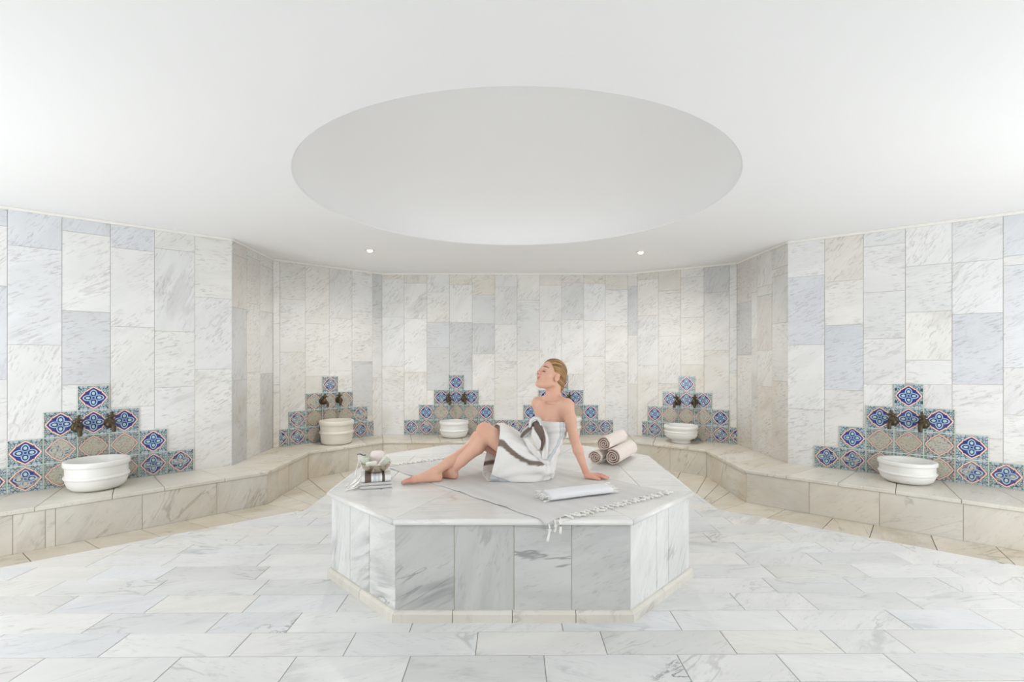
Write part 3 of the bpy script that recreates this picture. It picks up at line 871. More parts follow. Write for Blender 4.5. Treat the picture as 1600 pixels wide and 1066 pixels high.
wt_loc = Vector((org.x, org.y, PZ+.007)); wI = Matrix.Translation(-wt_loc)
wt = obj('folded_towel', None, label='white folded towel with frayed ends lying on the grey cloth in front of the woman', cat='towel', M=Matrix.Translation(wt_loc))
# end faces as layered folds
for t, s_ in ((0, -1), (1, 1)):
    b0 = len(vs)
    for sc_, o_ in ((.86, -.006), (.72, .004), (.55, -.006), (.4, .004), (.2, -.006)):
        for i in range(ns):
            p = roll_pt(t, 2*math.pi*i/ns); c = Vector((*(org+ax_*(t*Lt)), PZ+.0075+ht))
            q = c+(p-c)*sc_+Vector((ax_.x, ax_.y, 0))*s_*o_; vs.append(q)
    rr = [(nl if t else 0)*ns]+[b0+k_*ns for k_ in range(5)]
    for a, b_ in zip(rr, rr[1:]):
        for i in range(ns): i2 = (i+1) % ns; f = (a+i, a+i2, b_+i2, b_+i); fs.append(f if s_ < 0 else f[::-1])
    fs.append(tuple(rr[-1]+i for i in range(ns)))
obj('towel_body', mesh('towel_body', [wI @ v for v in vs], fs, True), M_WHITECLOTH, wt)
for t, s_ in ((0, -1), (1, 1)):
    for i in range(20):
        a = 2*math.pi*i/20+random.uniform(-.1, .1); lay = random.choice([1, .75, .5])
        p = roll_pt(t, a); c = Vector((*(org+ax_*(t*Lt)), PZ+.0075+ht)); p = c+(p-c)*lay*.96
        d = Vector((ax_.x, ax_.y, 0))*s_
        j = Vector((random.uniform(-.008, .008), random.uniform(-.008, .008), random.uniform(-.003, .004)))
        p2 = p+d*.014+j; p3 = p+d*.03+j*1.8; p3.z = max(p3.z-.006, PZ+.010)
        aa, bb_ = tassel([p-d*.004, p2, p3], .0028, False)
        obj('fringe_thread', mesh('fringe_thread', [wI @ v for v in aa], bb_, True), M_TASSEL, wt)

# ------------------------------------------------------------------ three rolled towels
def rolled(name_label, base_xy, z, r, L, axis, seed):
    rg = random.Random(seed); ax2 = Vector((axis[0], axis[1], 0)).normalized(); sd = Vector((ax2.y, -ax2.x, 0)); up = Vector((0, 0, 1))
    root = obj('rolled_towel', None, label=name_label, cat='towel', group='rolled beige towels stacked behind the woman', M=Matrix.Translation((base_xy[0], base_xy[1], z)))
    turns = 3.4; n = 150; th = r/(turns+.9)
    ph0 = rg.uniform(0, 6.28)
    def spiral(t, off):
        a = ph0+t*turns*2*math.pi; rad = r*(.13+.87*t)*1.0+off+(.0016*math.sin(a*3+seed)+.001*math.sin(a*7))*(t < .9)
        if off == 0: rad = min(rad, r)
        return a, rad
    vs = []; fs = []
    m_ = 10
    for i in range(n+1):
        t = i/n
        for off in (0, -th*.55):
            a, rad = spiral(t, off)
            for e_ in range(2):
                q = sd*math.cos(a)*rad+up*(math.sin(a)*rad+r)+ax2*(e_*L)
                if e_ == 0 and off == 0: q = q+ax2*.0
                vs.append(q)
    # order per i: outer near, outer far, inner near, inner far
    for i in range(n):
        a = i*4; b_ = a+4
        fs += [(a, a+1, b_+1, b_), (a+2, b_+2, b_+3, a+3), (a, b_, b_+2, a+2), (a+1, a+3, b_+3, b_+1)]
    fs += [(0, 2, 3, 1), (n*4, n*4+1, n*4+3, n*4+2)]
    me = mesh('terry_roll', vs, fs); me.materials.append(M_TERRY); me.materials.append(M_TERRY_EDGE)
    for p in me.polygons:
        if abs(p.normal.dot(ax2)) > .6: p.material_index = 1
        else: p.use_smooth = True
    o = obj('terry_roll', me, None, root)
    bm = o.modifiers.new('b', 'BEVEL'); bm.width = .002; bm.segments = 2; bm.limit_method = 'ANGLE'; bm.angle_limit = R(60)
    # soft body filling and the loose outer flap
    vs, fs = lathe([(0, 0.035), (r*.70, .03), (r*.70, L-.03), (0, L-.035)], 40)
    mm_ = Matrix((sd, up, ax2)).transposed().to_4x4(); mm_.translation = up*r
    obj('inner_layers', mesh('inner_layers', [mm_ @ Vector(v) for v in vs], fs), M_TERRY_SHADE, root)
    return root
adir = (.498, .867)
def at_floor(px, d): return ((px-800)/F_PX*d, d)
rolled('beige rolled towel at the bottom left of the stack of three, nearest the woman\'s arm', at_floor(929.5, 3.80), PZ+.001, .054, .45, adir, 1)
rolled('beige rolled towel at the bottom right of the stack of three', at_floor(957, 3.76), PZ+.001, .064, .46, adir, 2)
rolled('beige rolled towel lying on top of the other two', at_floor(943.5, 3.79), PZ+.104, .057, .44, adir, 3)

# ------------------------------------------------------------------ folded cloths with the bath bowl
e1 = Vector((.19, .055)).normalized(); e2 = Vector((-e1.y, e1.x)); so = Vector((-.935, 3.075))
def folded(name, org2, lx, ly, z0, h, mat, label, layers, colfn=None, grp=None):
    loc = Vector((org2.x, org2.y, z0))
    root = obj(name, None, label=label, cat='cloth', M=Matrix.Translation(loc))
    for k_ in range(layers):
        hz = h/layers; vs = []; fs = []; nx, na = 24, 14
        for i in range(nx+1):
            x = lx*i/nx
            for j in range(na+1):     # C-shaped folded edge at the front, flat towards the back
                a = -math.pi/2+math.pi*j/na
                yy = -math.cos(a)*hz*.5; zz = hz*.5+math.sin(a)*hz*.48
                p = e1*x+e2*(yy+.008*k_+.001*math.sin(i*.9+k_)); vs.append(Vector((p.x, p.y, zz+k_*hz)))
            for (yb, zz) in ((ly, hz*.98), (ly, .02*hz)):
                p = e1*x+e2*yb; vs.append(Vector((p.x, p.y, zz+k_*hz)))
        st = na+3
        for i in range(nx):
            for j in range(st): j2 = (j+1) % st; fs.append((i*st+j, (i+1)*st+j, (i+1)*st+j2, i*st+j2))
        fs += [tuple(range(st)), tuple(nx*st+j for j in range(st))[::-1]]
        obj('fold_layer', mesh('fold_layer', vs, fs, False), mat, root)
    return root
m, nt, b = newmat('striped_peshtemal', .92, .1)
x, y, z = sep(nt, objcoord(nt)); u_ = x*e1.x+y*e1.y
c = lin((243, 242, 240))
for lo, hi, cc_ in ((.022, .060, (120, 104, 98)), (.074, .092, (212, 219, 224)), (.100, .112, (216, 222, 227)), (.126, .142, (104, 92, 88))):
    c = mixc(nt, u_.gt(lo)*u_.lt(hi), c, lin(cc_))
setin(nt, b.inputs['Base Color'], c); M_STRIPE = m
st1 = folded('folded_cloth', so, .19, .22, PZ, .040, M_GREYCLOTH, 'grey folded cloth at the bottom of the stack at the platform\'s left corner', 2)
st2 = folded('folded_cloth', so+e1*.005+e2*.012, .18, .20, PZ+.0405, .040, M_STRIPE, 'folded striped cloth with brown and pale blue bands, under the soap bowl', 1)
for root, base, zt_, n_ in ((st1, so, .03, 8), (st2, so+e1*.005+e2*.012, .068, 11)):
    zr = PZ if root is st1 else PZ+.0405
    for i in range(n_):
        y_ = .01+.20*i/n_
        p = base+e2*y_; top = PZ+zt_*random.uniform(.75, 1)
        q1 = p-e1*random.uniform(.02, .035)-e2*.005; q2 = p-e1*random.uniform(.045, .075)-e2*random.uniform(0, .02); q3 = q2-e1*.015-e2*.012
        pts = [Vector((p.x, p.y, top)), Vector((q1.x, q1.y, top*.45+PZ*.55)), Vector((q2.x, q2.y, PZ+.006)), Vector((q3.x, q3.y, PZ+.005))]
        a, b_ = tassel(pts, .0034)
        mi = Matrix.Translation(-root.location)
        obj('tassel', mesh('tassel', [mi @ v for v in a], b_, True), M_TASSEL, root)
# bowl
BL = Vector((*(so+e1*.095+e2*.11), PZ+.081))
M_METAL = plain('hammered_tin', (196, 186, 168), .28, metal=.85, var=.12, scale=50, bmp=.4)
M_SOAPP = plain('pink_sponge', (246, 234, 228), .8, var=.03, scale=90, bmp=.3)
M_SOAPW = plain('cream_soap', (240, 238, 226), .45, var=.02)
M_SOAPG = plain('olive_soap', (204, 208, 192), .5, var=.04)
M_MITT = plain('pale_mitt', (222, 220, 208), .9, var=.04, scale=120, bmp=.4)
M_DARK = plain('dark_braid', (66, 66, 70), .8)
vs, fs = lathe([(0, 0), (.03, .0), (.055, .008), (.077, .024), (.088, .044), (.092, .056), (.094, .058), (.090, .056), (.085, .044), (.073, .027), (.05, .012), (0, .006)], 48)
bowl = obj('bath_bowl', mesh('bath_bowl', vs, fs, True), M_METAL, M=Matrix.Translation(BL), label='small metal bath bowl full of soaps, standing on the striped folded cloth', cat='bowl')
vs = []; fs = []
ring = [Vector((math.cos(a)*.0925, math.sin(a)*.0925, .0575)) for a in [2*math.pi*i/48 for i in range(49)]]
tube_into(vs, fs, ring, .0022, 6)
obj('rim', mesh('rim', vs, fs, True), M_METAL, bowl)
def rbox(name, sx, sy, sz, r, seg=4):
    bm = bmesh.new(); bmesh.ops.create_cube(bm, size=1); bmesh.ops.scale(bm, vec=(sx, sy, sz), verts=bm.verts)
    bmesh.ops.bevel(bm, geom=list(bm.edges)+list(bm.verts), offset=r, segments=seg, affect='EDGES', profile=.5)
    me = D.meshes.new(name); bm.to_mesh(me); bm.free()
    for p in me.polygons: p.use_smooth = True
    return me
def rot(x, y, z): 
    from mathutils import Euler
    return Euler((R(x), R(y), R(z))).to_matrix().to_4x4()
# sponge: rounded square standing upright
bm = bmesh.new(); pts = []
for i in range(40):
    a = 2*math.pi*i/40; c_, s_ = math.cos(a), math.sin(a)
    pts.append((math.copysign(abs(c_)**.55, c_)*.047, math.copysign(abs(s_)**.55, s_)*.045))
vs = []; fs = []
for y_, sc_ in ((-.016, .86), (-.011, .97), (0, 1), (.011, .97), (.016, .86)):
    vs += [(x*sc_, y_, z*sc_) for x, z in pts]
for j in range(4):
    for i in range(40): i2 = (i+1) % 40; fs.append((j*40+i, j*40+i2, (j+1)*40+i2, (j+1)*40+i))
fs += [tuple(range(40))[::-1], tuple(4*40+i for i in range(40))]
obj('bath_sponge', mesh('bath_sponge', vs, fs, True), M_SOAPP, M=Matrix.Translation(BL+Vector((.005, .02, .088))) @ rot(-12, 0, 8),
    label='pale pink rounded square sponge standing upright in the bath bowl', cat='sponge')
obj('soap_bar', rbox('soap_bar', .068, .026, .030, .003), M_SOAPW, M=Matrix.Translation(BL+Vector((-.012, -.055, .062))) @ rot(0, -5, 6),
    label='small cream soap bar lying across the front of the bath bowl', cat='soap', group='soaps in the bath bowl')
sb = obj('soap_bar', rbox('soap_bar', .075, .022, .038, .003), M_SOAPG, M=Matrix.Translation(BL+Vector((.063, -.035, .068))) @ rot(0, -48, 10),
    label='olive green soap bar in a cream wrapper leaning out of the bowl\'s right side', cat='soap', group='soaps in the bath bowl')
obj('paper_band', rbox('paper_band', .078, .0232, .010, .001), M_SOAPW, sb, M=Matrix.Translation((0, 0, .020)))
obj('soap_block', rbox('soap_block', .034, .03, .075, .004), M_SOAPG, M=Matrix.Translation(BL+Vector((-.050, -.022, .062))) @ rot(5, -8, 0),
    label='pale green soap block standing upright at the left inside the bath bowl', cat='soap', group='soaps in the bath bowl')
bm = bmesh.new(); bmesh.ops.create_icosphere(bm, subdivisions=3, radius=.014); me = D.meshes.new('soap_ball'); bm.to_mesh(me); bm.free()
for v in me.vertices: v.co.z *= .75
for p in me.polygons: p.use_smooth = True
obj('soap_ball', me, M_SOAPP, M=Matrix.Translation(BL+Vector((.035, -.058, .052))), label='tiny cream soap ball at the front right of the bath bowl', cat='soap', group='soaps in the bath bowl')
# exfoliating mitt hanging over the left
mt_loc = BL+Vector((-.078, .0, .05))
vs = []; fs = []; nn_ = 14
prof = [(-.036, .074, .010), (-.040, .066, .013), (-.034, .04, .016), (-.018, .0, .017), (-.004, -.03, .014)]
prof2 = [(.026, .066), (.028, .058), (.026, .036), (.026, .002), (.022, -.03)]
for (xa, za, th), (xb, zb_) in zip(prof, prof2):
    for i in range(nn_):
        a = 2*math.pi*i/nn_; t = (1-math.cos(a))/2
        vs.append((xa+(xb-xa)*t, math.sin(a)*th, za+(zb_-za)*t))
for j in range(4):
    for i in range(nn_): i2 = (i+1) % nn_; fs.append((j*nn_+i, j*nn_+i2, (j+1)*nn_+i2, (j+1)*nn_+i))
fs += [tuple(range(nn_)), tuple(4*nn_+i for i in range(nn_))[::-1]]
mitt = obj('bath_mitt', mesh('bath_mitt', vs, fs, True), M_MITT, M=Matrix.Translation(mt_loc), label='off white exfoliating mitt with a dark braid, tucked in the bowl\'s left side', cat='mitt')
vs = []; fs = []
tube_into(vs, fs, catmull([(-.037, -.011, .064), (-.02, -.0155, .068), (0, -.017, .060), (.018, -.0155, .062)], 4), .0028, 6)
obj('braid_trim', mesh('braid_trim', vs, fs, True), M_DARK, mitt)
vs = []; fs = []
tube_into(vs, fs, catmull([(-.036, -.005, .066), (-.030, -.012, .03), (-.034, -.02, -.01), (-.042, -.03, -.04), (-.040, -.04, -.07)], 5), .0028, 6)
tube_into(vs, fs, catmull([(-.036, -.002, .06), (-.022, -.012, .025), (-.004, -.03, -.008), (.0, -.035, -.02)], 5), .0028, 6)
obj('hanging_loop', mesh('hanging_loop', vs, fs, True), M_TASSEL, mitt)

# ------------------------------------------------------------------ the woman: one continuous body grown from a distance field
class Field:
    def __init__(s, lo, hi, h):
        s.lo = np.array(lo, float); s.h = h
        s.n = (np.ceil((np.array(hi)-s.lo)/h)).astype(int)+1
        s.F = np.full(s.n, 1.0, np.float32)
    def box(s, lo, hi, pad):
        a = np.maximum(0, np.floor((np.array(lo)-pad-s.lo)/s.h)).astype(int); b = np.minimum(s.n, np.ceil((np.array(hi)+pad-s.lo)/s.h).astype(int)+1)
        sl = tuple(slice(int(x), int(y)) for x, y in zip(a, b))
        g = np.meshgrid(*[s.lo[i]+s.h*np.arange(a[i], b[i]) for i in range(3)], indexing='ij')
        return sl, [q.astype(np.float32) for q in g]
    def put(s, sl, d, k, mode='add'):
        A = s.F[sl]
        if mode == 'sub': A = -A
        if mode == 'sub':
            # smooth subtraction: max(F, -d)
            hh = np.clip(.5+.5*(d-A)/k*1.0, 0, 1) if False else np.clip(.5-.5*(d-A)/k, 0, 1)
            r = -(A*(1-hh)+d*hh-k*hh*(1-hh)) if False else None
            h2 = np.clip(.5+.5*(d-A)/k, 0, 1); m = d*(1-h2)+A*h2-k*h2*(1-h2)   # smin(-F, d)
            s.F[sl] = -m
        else:
            h2 = np.clip(.5+.5*(d-A)/k, 0, 1); s.F[sl] = d*(1-h2)+A*h2-k*h2*(1-h2)
    def cone(s, a, b, ra, rb, k=.01, mode='add'):
        a = np.array(a, float); b = np.array(b, float); r = max(ra, rb)
        sl, g = s.box(np.minimum(a, b)-r, np.maximum(a, b)+r, k+.02)
        if 0 in g[0].shape: return
        ab = b-a; L2 = max(float(ab@ab), 1e-9)
        t = np.clip(((g[0]-a[0])*ab[0]+(g[1]-a[1])*ab[1]+(g[2]-a[2])*ab[2])/L2, 0, 1)
        d = np.sqrt((g[0]-a[0]-t*ab[0])**2+(g[1]-a[1]-t*ab[1])**2+(g[2]-a[2]-t*ab[2])**2)-(ra+(rb-ra)*t)
        s.put(sl, d, k, mode)
    def ell(s, c, axes, rad, k=.01, mode='add'):
        c = np.array(c, float); r = max(rad)
        sl, g = s.box(c-r, c+r, k+.02)
        if 0 in g[0].shape: return
        q = []
        for ax3, rr in zip(axes, rad):
            q.append(((g[0]-c[0])*ax3[0]+(g[1]-c[1])*ax3[1]+(g[2]-c[2])*ax3[2]))
        k0 = np.sqrt(sum((v/r_)**2 for v, r_ in zip(q, rad))); k1 = np.sqrt(sum((v/r_**2)**2 for v, r_ in zip(q, rad)))
        d = k0*(k0-1)/np.maximum(k1, 1e-6)
        s.put(sl, d, k, mode)
    def mesh(s):
        F = s.F; S = F < 0; nx, ny, nz = F.shape
        cnt = np.zeros((nx-1, ny-1, nz-1), np.int8)
        for i in (0, 1):
            for j in (0, 1):
                for k in (0, 1): cnt += S[i:nx-1+i, j:ny-1+j, k:nz-1+k]
        act = (cnt > 0) & (cnt < 8); I = np.argwhere(act)
        vmap = np.full(act.shape, -1, np.int32); vmap[act] = np.arange(len(I))
        cor = [(i, j, k) for i in (0, 1) for j in (0, 1) for k in (0, 1)]
        val = {c: F[I[:, 0]+c[0], I[:, 1]+c[1], I[:, 2]+c[2]] for c in cor}
        acc = np.zeros((len(I), 3)); num = np.zeros(len(I))
        for c in cor:
            for ax3 in range(3):
                if c[ax3] == 0:
                    c2 = list(c); c2[ax3] = 1; c2 = tuple(c2)
                    a, b = val[c], val[c2]; m = (a < 0) != (b < 0)
                    t = np.where(m, a/np.where(m, a-b, 1), 0)
                    p = np.tile(np.array(c, float), (len(I), 1)); p[:, ax3] += t
                    acc += p*m[:, None]; num += m
        V = s.lo+s.h*(I+acc/num[:, None])
        Q = []
        for ax3 in range(3):
            u, v = [(1, 2), (2, 0), (0, 1)][ax3]
            sl0 = [slice(None)]*3; sl1 = [slice(None)]*3; sl0[ax3] = slice(0, -1); sl1[ax3] = slice(1, None)
            A, B = S[tuple(sl0)], S[tuple(sl1)]
            E = np.argwhere(A != B)
            ok = (E[:, u] > 0) & (E[:, v] > 0) & (E[:, u] < F.shape[u]-1) & (E[:, v] < F.shape[v]-1); E = E[ok]
            inside = A[E[:, 0], E[:, 1], E[:, 2]]
            def vi(du, dv):
                e = E.copy(); e[:, u] += du; e[:, v] += dv; return vmap[e[:, 0], e[:, 1], e[:, 2]]
            q = np.stack([vi(-1, -1), vi(0, -1), vi(0, 0), vi(-1, 0)], 1)
            q[~inside] = q[~inside][:, ::-1]
            Q.append(q)
        return V, np.concatenate(Q)
def np_mesh(name, V, Q):
    me = D.meshes.new(name); me.vertices.add(len(V)); me.vertices.foreach_set('co', V.astype(np.float32).ravel())
    me.loops.add(len(Q)*4); me.polygons.add(len(Q)); me.loops.foreach_set('vertex_index', Q.astype(np.int32).ravel())
    me.polygons.foreach_set('loop_start', np.arange(0, len(Q)*4, 4, dtype=np.int32)); me.polygons.foreach_set('loop_total', np.full(len(Q), 4, np.int32))
    me.polygons.foreach_set('use_smooth', np.ones(len(Q), bool)); me.update(calc_edges=True); me.validate(); return me

H3 = .0036
B_ = Field((-.78, 3.08, .50), (.74, 3.80, 1.36), H3)
legA = Field((-.78, 3.08, .50), (.30, 3.80, 1.0), H3)
v3 = lambda px, py, d: tuple(P(px, py, d))
lat = np.array((.633, -.774, 0)); fwd = np.array((-.774, -.633, 0)); upv = np.array((.0, 0, 1.0))
lean = np.array((.16, 0, .987))
pel = np.array(v3(840, 722, 3.43)); wai = np.array(v3(850, 696, 3.43)); che = np.array(v3(861, 662, 3.43)); nb = np.array(v3(862.5, 632, 3.43))
B_.ell(pel, (np.array((.25, -.97, 0)), np.array((.97, .25, 0)), upv), (.135, .098, .100), .02)
B_.ell(wai, (np.array((.5, -.866, 0)), np.array((.866, .5, 0)), upv), (.115, .078, .12), .04)
B_.ell(che, (lat, fwd, lean), (.128, .085, .13), .04)
B_.ell(che+np.array((0, 0, .08)), (lat, fwd, lean), (.125, .07, .075), .04)
shN = np.array(v3(885, 635, 3.315)); shF = np.array(v3(841, 631, 3.54))
B_.cone(che+lat*.07+upv*.11, shN, .05, .046, .03); B_.cone(che-lat*.07+upv*.11, shF, .05, .043, .03)
for s_ in (1, -1):
    B_.ell(che+lat*.062*s_+fwd*.068+upv*.0, (lat, fwd, upv), (.052, .038, .048), .02)
# collar bones
nk0 = np.array(v3(860, 629, 3.40))
B_.cone(nk0+lat*.015+fwd*.035, shN+fwd*.02+upv*.018, .008, .010, .012)
B_.cone(nk0-lat*.015+fwd*.035, shF+fwd*.02+upv*.018, .008, .010, .012)
# neck and trapezius
nt_ = np.array(v3(865, 604, 3.43))
B_.cone(nb+upv*.0, nt_, .053, .047, .02)
B_.cone(nb+upv*.045-fwd*.02, shN+upv*.012-fwd*.005, .038, .03, .03); B_.cone(nb+upv*.045-fwd*.02, shF+upv*.012-fwd*.005, .038, .028, .03)
# near (left) arm, propped behind
el = np.array(v3(897, 685, 3.33)); wrst = np.array(v3(914.5, 736, 3.345))
B_.cone(shN, np.array(v3(891, 655, 3.32)), .046, .038, .02); B_.cone(np.array(v3(891, 655, 3.32)), el, .038, .031, .02)
B_.cone(el, np.array(v3(903, 704, 3.335)), .031, .032, .015); B_.cone(np.array(v3(903, 704, 3.335)), wrst, .032, .0205, .015)
# hand
tz = PZ+.0065
pc = wrst.copy(); hx = wrst[0]; yy = wrst[1]
kx = hx+.075
heel = np.array((hx+.012, yy, tz+.022))
B_.cone(wrst, heel, .021, .022, .012)
knu = []
for i, (dy, kl) in enumerate(((-.030, 0), (-.010, .006), (.010, .004), (.028, -.006))):
    kn = np.array((kx+kl, yy+dy, tz+.017)); knu.append(kn)
    B_.cone(heel+np.array((0, dy*.5, -.002)), kn, .016, .0115, .012)
for i, (kn, L_, sp) in enumerate(zip(knu, (.066, .074, .068, .052), (-.22, -.05, .1, .28))):
    d = np.array((math.cos(sp), math.sin(sp), 0))
    m1 = kn+d*L_*.45+np.array((0, 0, .004)); m2 = kn+d*L_*.78-np.array((0, 0, .004)); tp = kn+d*L_-np.array((0, 0, .0085))
    B_.cone(kn, m1, .0105, .0088, .005); B_.cone(m1, m2, .0088, .008, .004); B_.cone(m2, tp, .008, .0066, .004)
tb = heel+np.array((.012, -.016, -.006)); t1 = tb+np.array((.030, -.030, -.002)); t2 = t1+np.array((.030, -.014, -.005))
B_.cone(tb, t1, .015, .0105, .01); B_.cone(t1, t2, .0105, .0075, .005)
# far (right) arm, mostly behind the body
el2 = np.array(v3(851, 684, 3.60)); wr2 = np.array(v3(842, 716, 3.66))
B_.cone(shF, el2, .043, .031, .02); B_.cone(el2, wr2, .032, .021, .02)
B_.cone(wr2, wr2+np.array((.02, .01, -.05)), .021, .018, .012)
for dy in (-.03, -.01, .01, .03):
    q = wr2+np.array((.03, dy, -.085)); q[2] = tz+.012; q[0] -= .05; B_.cone(wr2+np.array((.02, .01, -.06)), q, .014, .010, .01); B_.cone(q, q+np.array((.06, .02, -.004)), .010, .0065, .005)
# near (left) leg B in the body field
hipN = np.array(v3(842, 727, 3.34)); knB = np.array(v3(759, 675, 3.315)); anB = np.array(v3(704.5, 737, 3.345))
B_.cone(hipN, np.array(v3(800, 703, 3.325)), .080, .073, .03); B_.cone(np.array(v3(800, 703, 3.325)), knB, .076, .056, .02)
B_.ell(knB+np.array((-.012, -.004, .012)), (np.eye(3)), (.05, .047, .05), .02)
cfB = knB+(anB-knB)*.32+np.array((.018, 0, -.012))
B_.cone(knB+np.array((0, 0, -.01)), cfB, .050, .051, .02); B_.cone(cfB, knB+(anB-knB)*.7+np.array((.006, 0, -.004)), .051, .036, .02); B_.cone(knB+(anB-knB)*.7+np.array((.006, 0, -.004)), anB, .036, .029, .015)
def foot(Fd, an, heel_, ball, toe, side, flip):
    """side: unit vector across the foot, towards the big toe"""
    an, heel_, ball, toe, side = map(lambda q: np.array(q, float), (an, heel_, ball, toe, side))
    Fd.cone(an, heel_, .029, .026, .02)
    Fd.cone(an+np.array((-.01, 0, 0)), ball+side*.012+np.array((.03, 0, .014)), .029, .020, .02)
    Fd.cone(heel_, ball-side*.02, .024, .016, .02); Fd.cone(heel_+side*.006, ball+side*.018, .022, .018, .02)
    Fd.cone(ball-side*.026, ball+side*.022, .0145, .019, .015)
    Fd.ell(an+side*.026+np.array((0.004, 0, .004)), np.eye(3), (.012, .010, .012), .01)
    Fd.ell(an-side*.026+np.array((0.004, 0, -.002)), np.eye(3), (.012, .010, .012), .01)
    dv = toe-ball; dv /= np.linalg.norm(dv); L0 = np.linalg.norm(toe-ball)
    for i, (o_, r_, l_) in enumerate(((.024, .0125, 1.0), (.007, .0085, 1.0), (-.007, .008, .9), (-.019, .0076, .8), (-.030, .0072, .68))):
        s0 = ball+side*o_; s0[2] -= .002
        tp = s0+dv*L0*l_; tp[2] = max(tp[2], tz+r_*.9)
        md_ = s0+(tp-s0)*.55+np.array((0, 0, .004))
        Fd.cone(s0, md_, r_*1.05, r_*.95, .006); Fd.cone(md_, tp, r_*.95, r_, .003)
foot(B_, anB, (anB[0]+.018, anB[1], tz+.024), (anB[0]-.135, anB[1]+.055, tz+.016), (anB[0]-.185, anB[1]+.07, tz+.010), (.3, .95, 0), 1)
# far (right) leg A, its foot nearer the viewer
hipF = np.array(v3(836, 726, 3.50)); knA = np.array(v3(749, 687, 3.47)); anA = np.array(v3(681, 737, 3.275))
legA.cone(hipF, np.array(v3(795, 706, 3.50)), .085, .072, .03); legA.cone(np.array(v3(795, 706, 3.50)), knA, .072, .053, .02)
legA.ell(knA+np.array((-.01, 0, .01)), np.eye(3), (.048, .046, .048), .02)
cfA = knA+(anA-knA)*.32+np.array((.016, 0, -.012))
legA.cone(knA, cfA, .048, .048, .02); legA.cone(cfA, knA+(anA-knA)*.7, .048, .034, .02); legA.cone(knA+(anA-knA)*.7, anA, .034, .028, .015)
foot(legA, anA, (anA[0]+.012, anA[1]-.004, tz+.025), (anA[0]-.140, anA[1]-.045, tz+.020), (anA[0]-.203, anA[1]-.066, tz+.012), (.3, -.95, 0), 1)
# head
Yw, Tl = R(60), R(25)
f_ = np.array((-math.cos(Tl)*math.sin(Yw), -math.cos(Tl)*math.cos(Yw), math.sin(Tl)))
l_ = np.array((math.cos(Yw), -math.sin(Yw), 0)); u_h = np.cross(l_, f_)*-1
if u_h[2] < 0: u_h = -u_h
hc = np.array(v3(861, 586.5, 3.42))
HW = lambda x, y, z: hc+l_*x+f_*y+u_h*z
AX = (l_, f_, u_h)
HF = Field(hc-.17, hc+.17, .0024)
def he(c, r, k, mode='add', F=None): (F or HF).ell(HW(*c), AX, r, k, mode)
def hcn(a, b, ra, rb, k, mode='add', F=None): (F or HF).cone(HW(*a), HW(*b), ra, rb, k, mode)
def build_head(F):
    he((0, -.012, .03), (.072, .092, .083), .01, F=F)
    he((0, .026, -.022), (.057, .062, .085), .03, F=F)
    hcn((.046, -.002, -.058), (.010, .060, -.094), .020, .019, .02, F=F); hcn((-.046, -.002, -.058), (-.010, .060, -.094), .020, .019, .02, F=F)
    he((0, .070, -.092), (.020, .017, .017), .015, F=F)
    for s_ in (1, -1):
        he((.040*s_, .056, -.030), (.024, .022, .024), .02, F=F)      # cheeks
        hcn((.008*s_, .080, .024), (.042*s_, .066, .022), .008, .007, .012, F=F)  # brow ridge
        he((.030*s_, .097, .000), (.017, .015, .011), .008, 'sub', F=F)  # socket
        he((.030*s_, .0735, -.001), (.0145, .0135, .0115), .003, F=F)     # closed lid
        hcn((.012*s_, .096, -.030), (.011*s_, .090, -.026), .0075, .0085, .005, F=F)
    hcn((0, .084, .010), (0, .104, -.022), .0075, .0095, .010, F=F)
    he((0, .104, -.024), (.0095, .0095, .0085), .005, F=F)
    hcn((-.017, .0805, -.0525), (.017, .0805, -.0525), .006, .006, .004, F=F); he((0, .0855, -.053), (.014, .006, .0055), .004, F=F)
    hcn((-.015, .080, -.0635), (.015, .080, -.0635), .0065, .0065, .004, F=F); he((0, .084, -.064), (.012, .0065, .006), .004, F=F)
    hcn((-.020, .0880, -.0582), (.020, .0880, -.0582), .0022, .0022, .003, 'sub', F=F)
    for s_ in (1, -1):
        he((.074*s_, -.006, -.012), (.009, .019, .030), .006, F=F)
        he((.0845*s_, -.003, -.010), (.005, .010, .018), .004, 'sub', F=F)
build_head(B_)
B_.cone(HW(0, -.02, -.04), nt_, .05, .047, .02)
B_.F = np.minimum(B_.F, 1.0)
sl = tuple(slice(0, n) for n in legA.F.shape)
B_.F[sl] = np.minimum(B_.F[sl], legA.F)
# rest on the cloth, flat where it touches
zz = B_.lo[2]+B_.h*np.arange(B_.n[2]); B_.F = np.maximum(B_.F, (tz-zz)[None, None, :].astype(np.float32))
V, Q = B_.mesh()
wl_loc = Vector((.15, 3.43, PZ)); wo = np.array(wl_loc)
woman = np_mesh('woman_body', V-wo, Q)
def paint(me, V, base, spots):
    c = np.tile(np.array([*lin(base), 1.0]), (len(V), 1))
    for p, r, col, amt in spots:
        p = np.array(p, float)
        rr = np.array(r if isinstance(r, (tuple, list)) else (r, r, r), float)
        d = np.sqrt((((V-p)/rr)**2).sum(1)); wgt = np.clip(1-d, 0, 1); wgt = wgt*wgt*(3-2*wgt)*amt
        c[:, :3] = c[:, :3]*(1-wgt[:, None])+np.array(lin(col))*wgt[:, None]
    a = me.color_attributes.new('Col', 'FLOAT_COLOR', 'POINT'); a.data.foreach_set('color', c.astype(np.float32).ravel())
def headspot(V, hp, r, col, amt):   # anisotropic spot in head axes
    return ('h', hp, r, col, amt)
SK = (232, 184, 160)
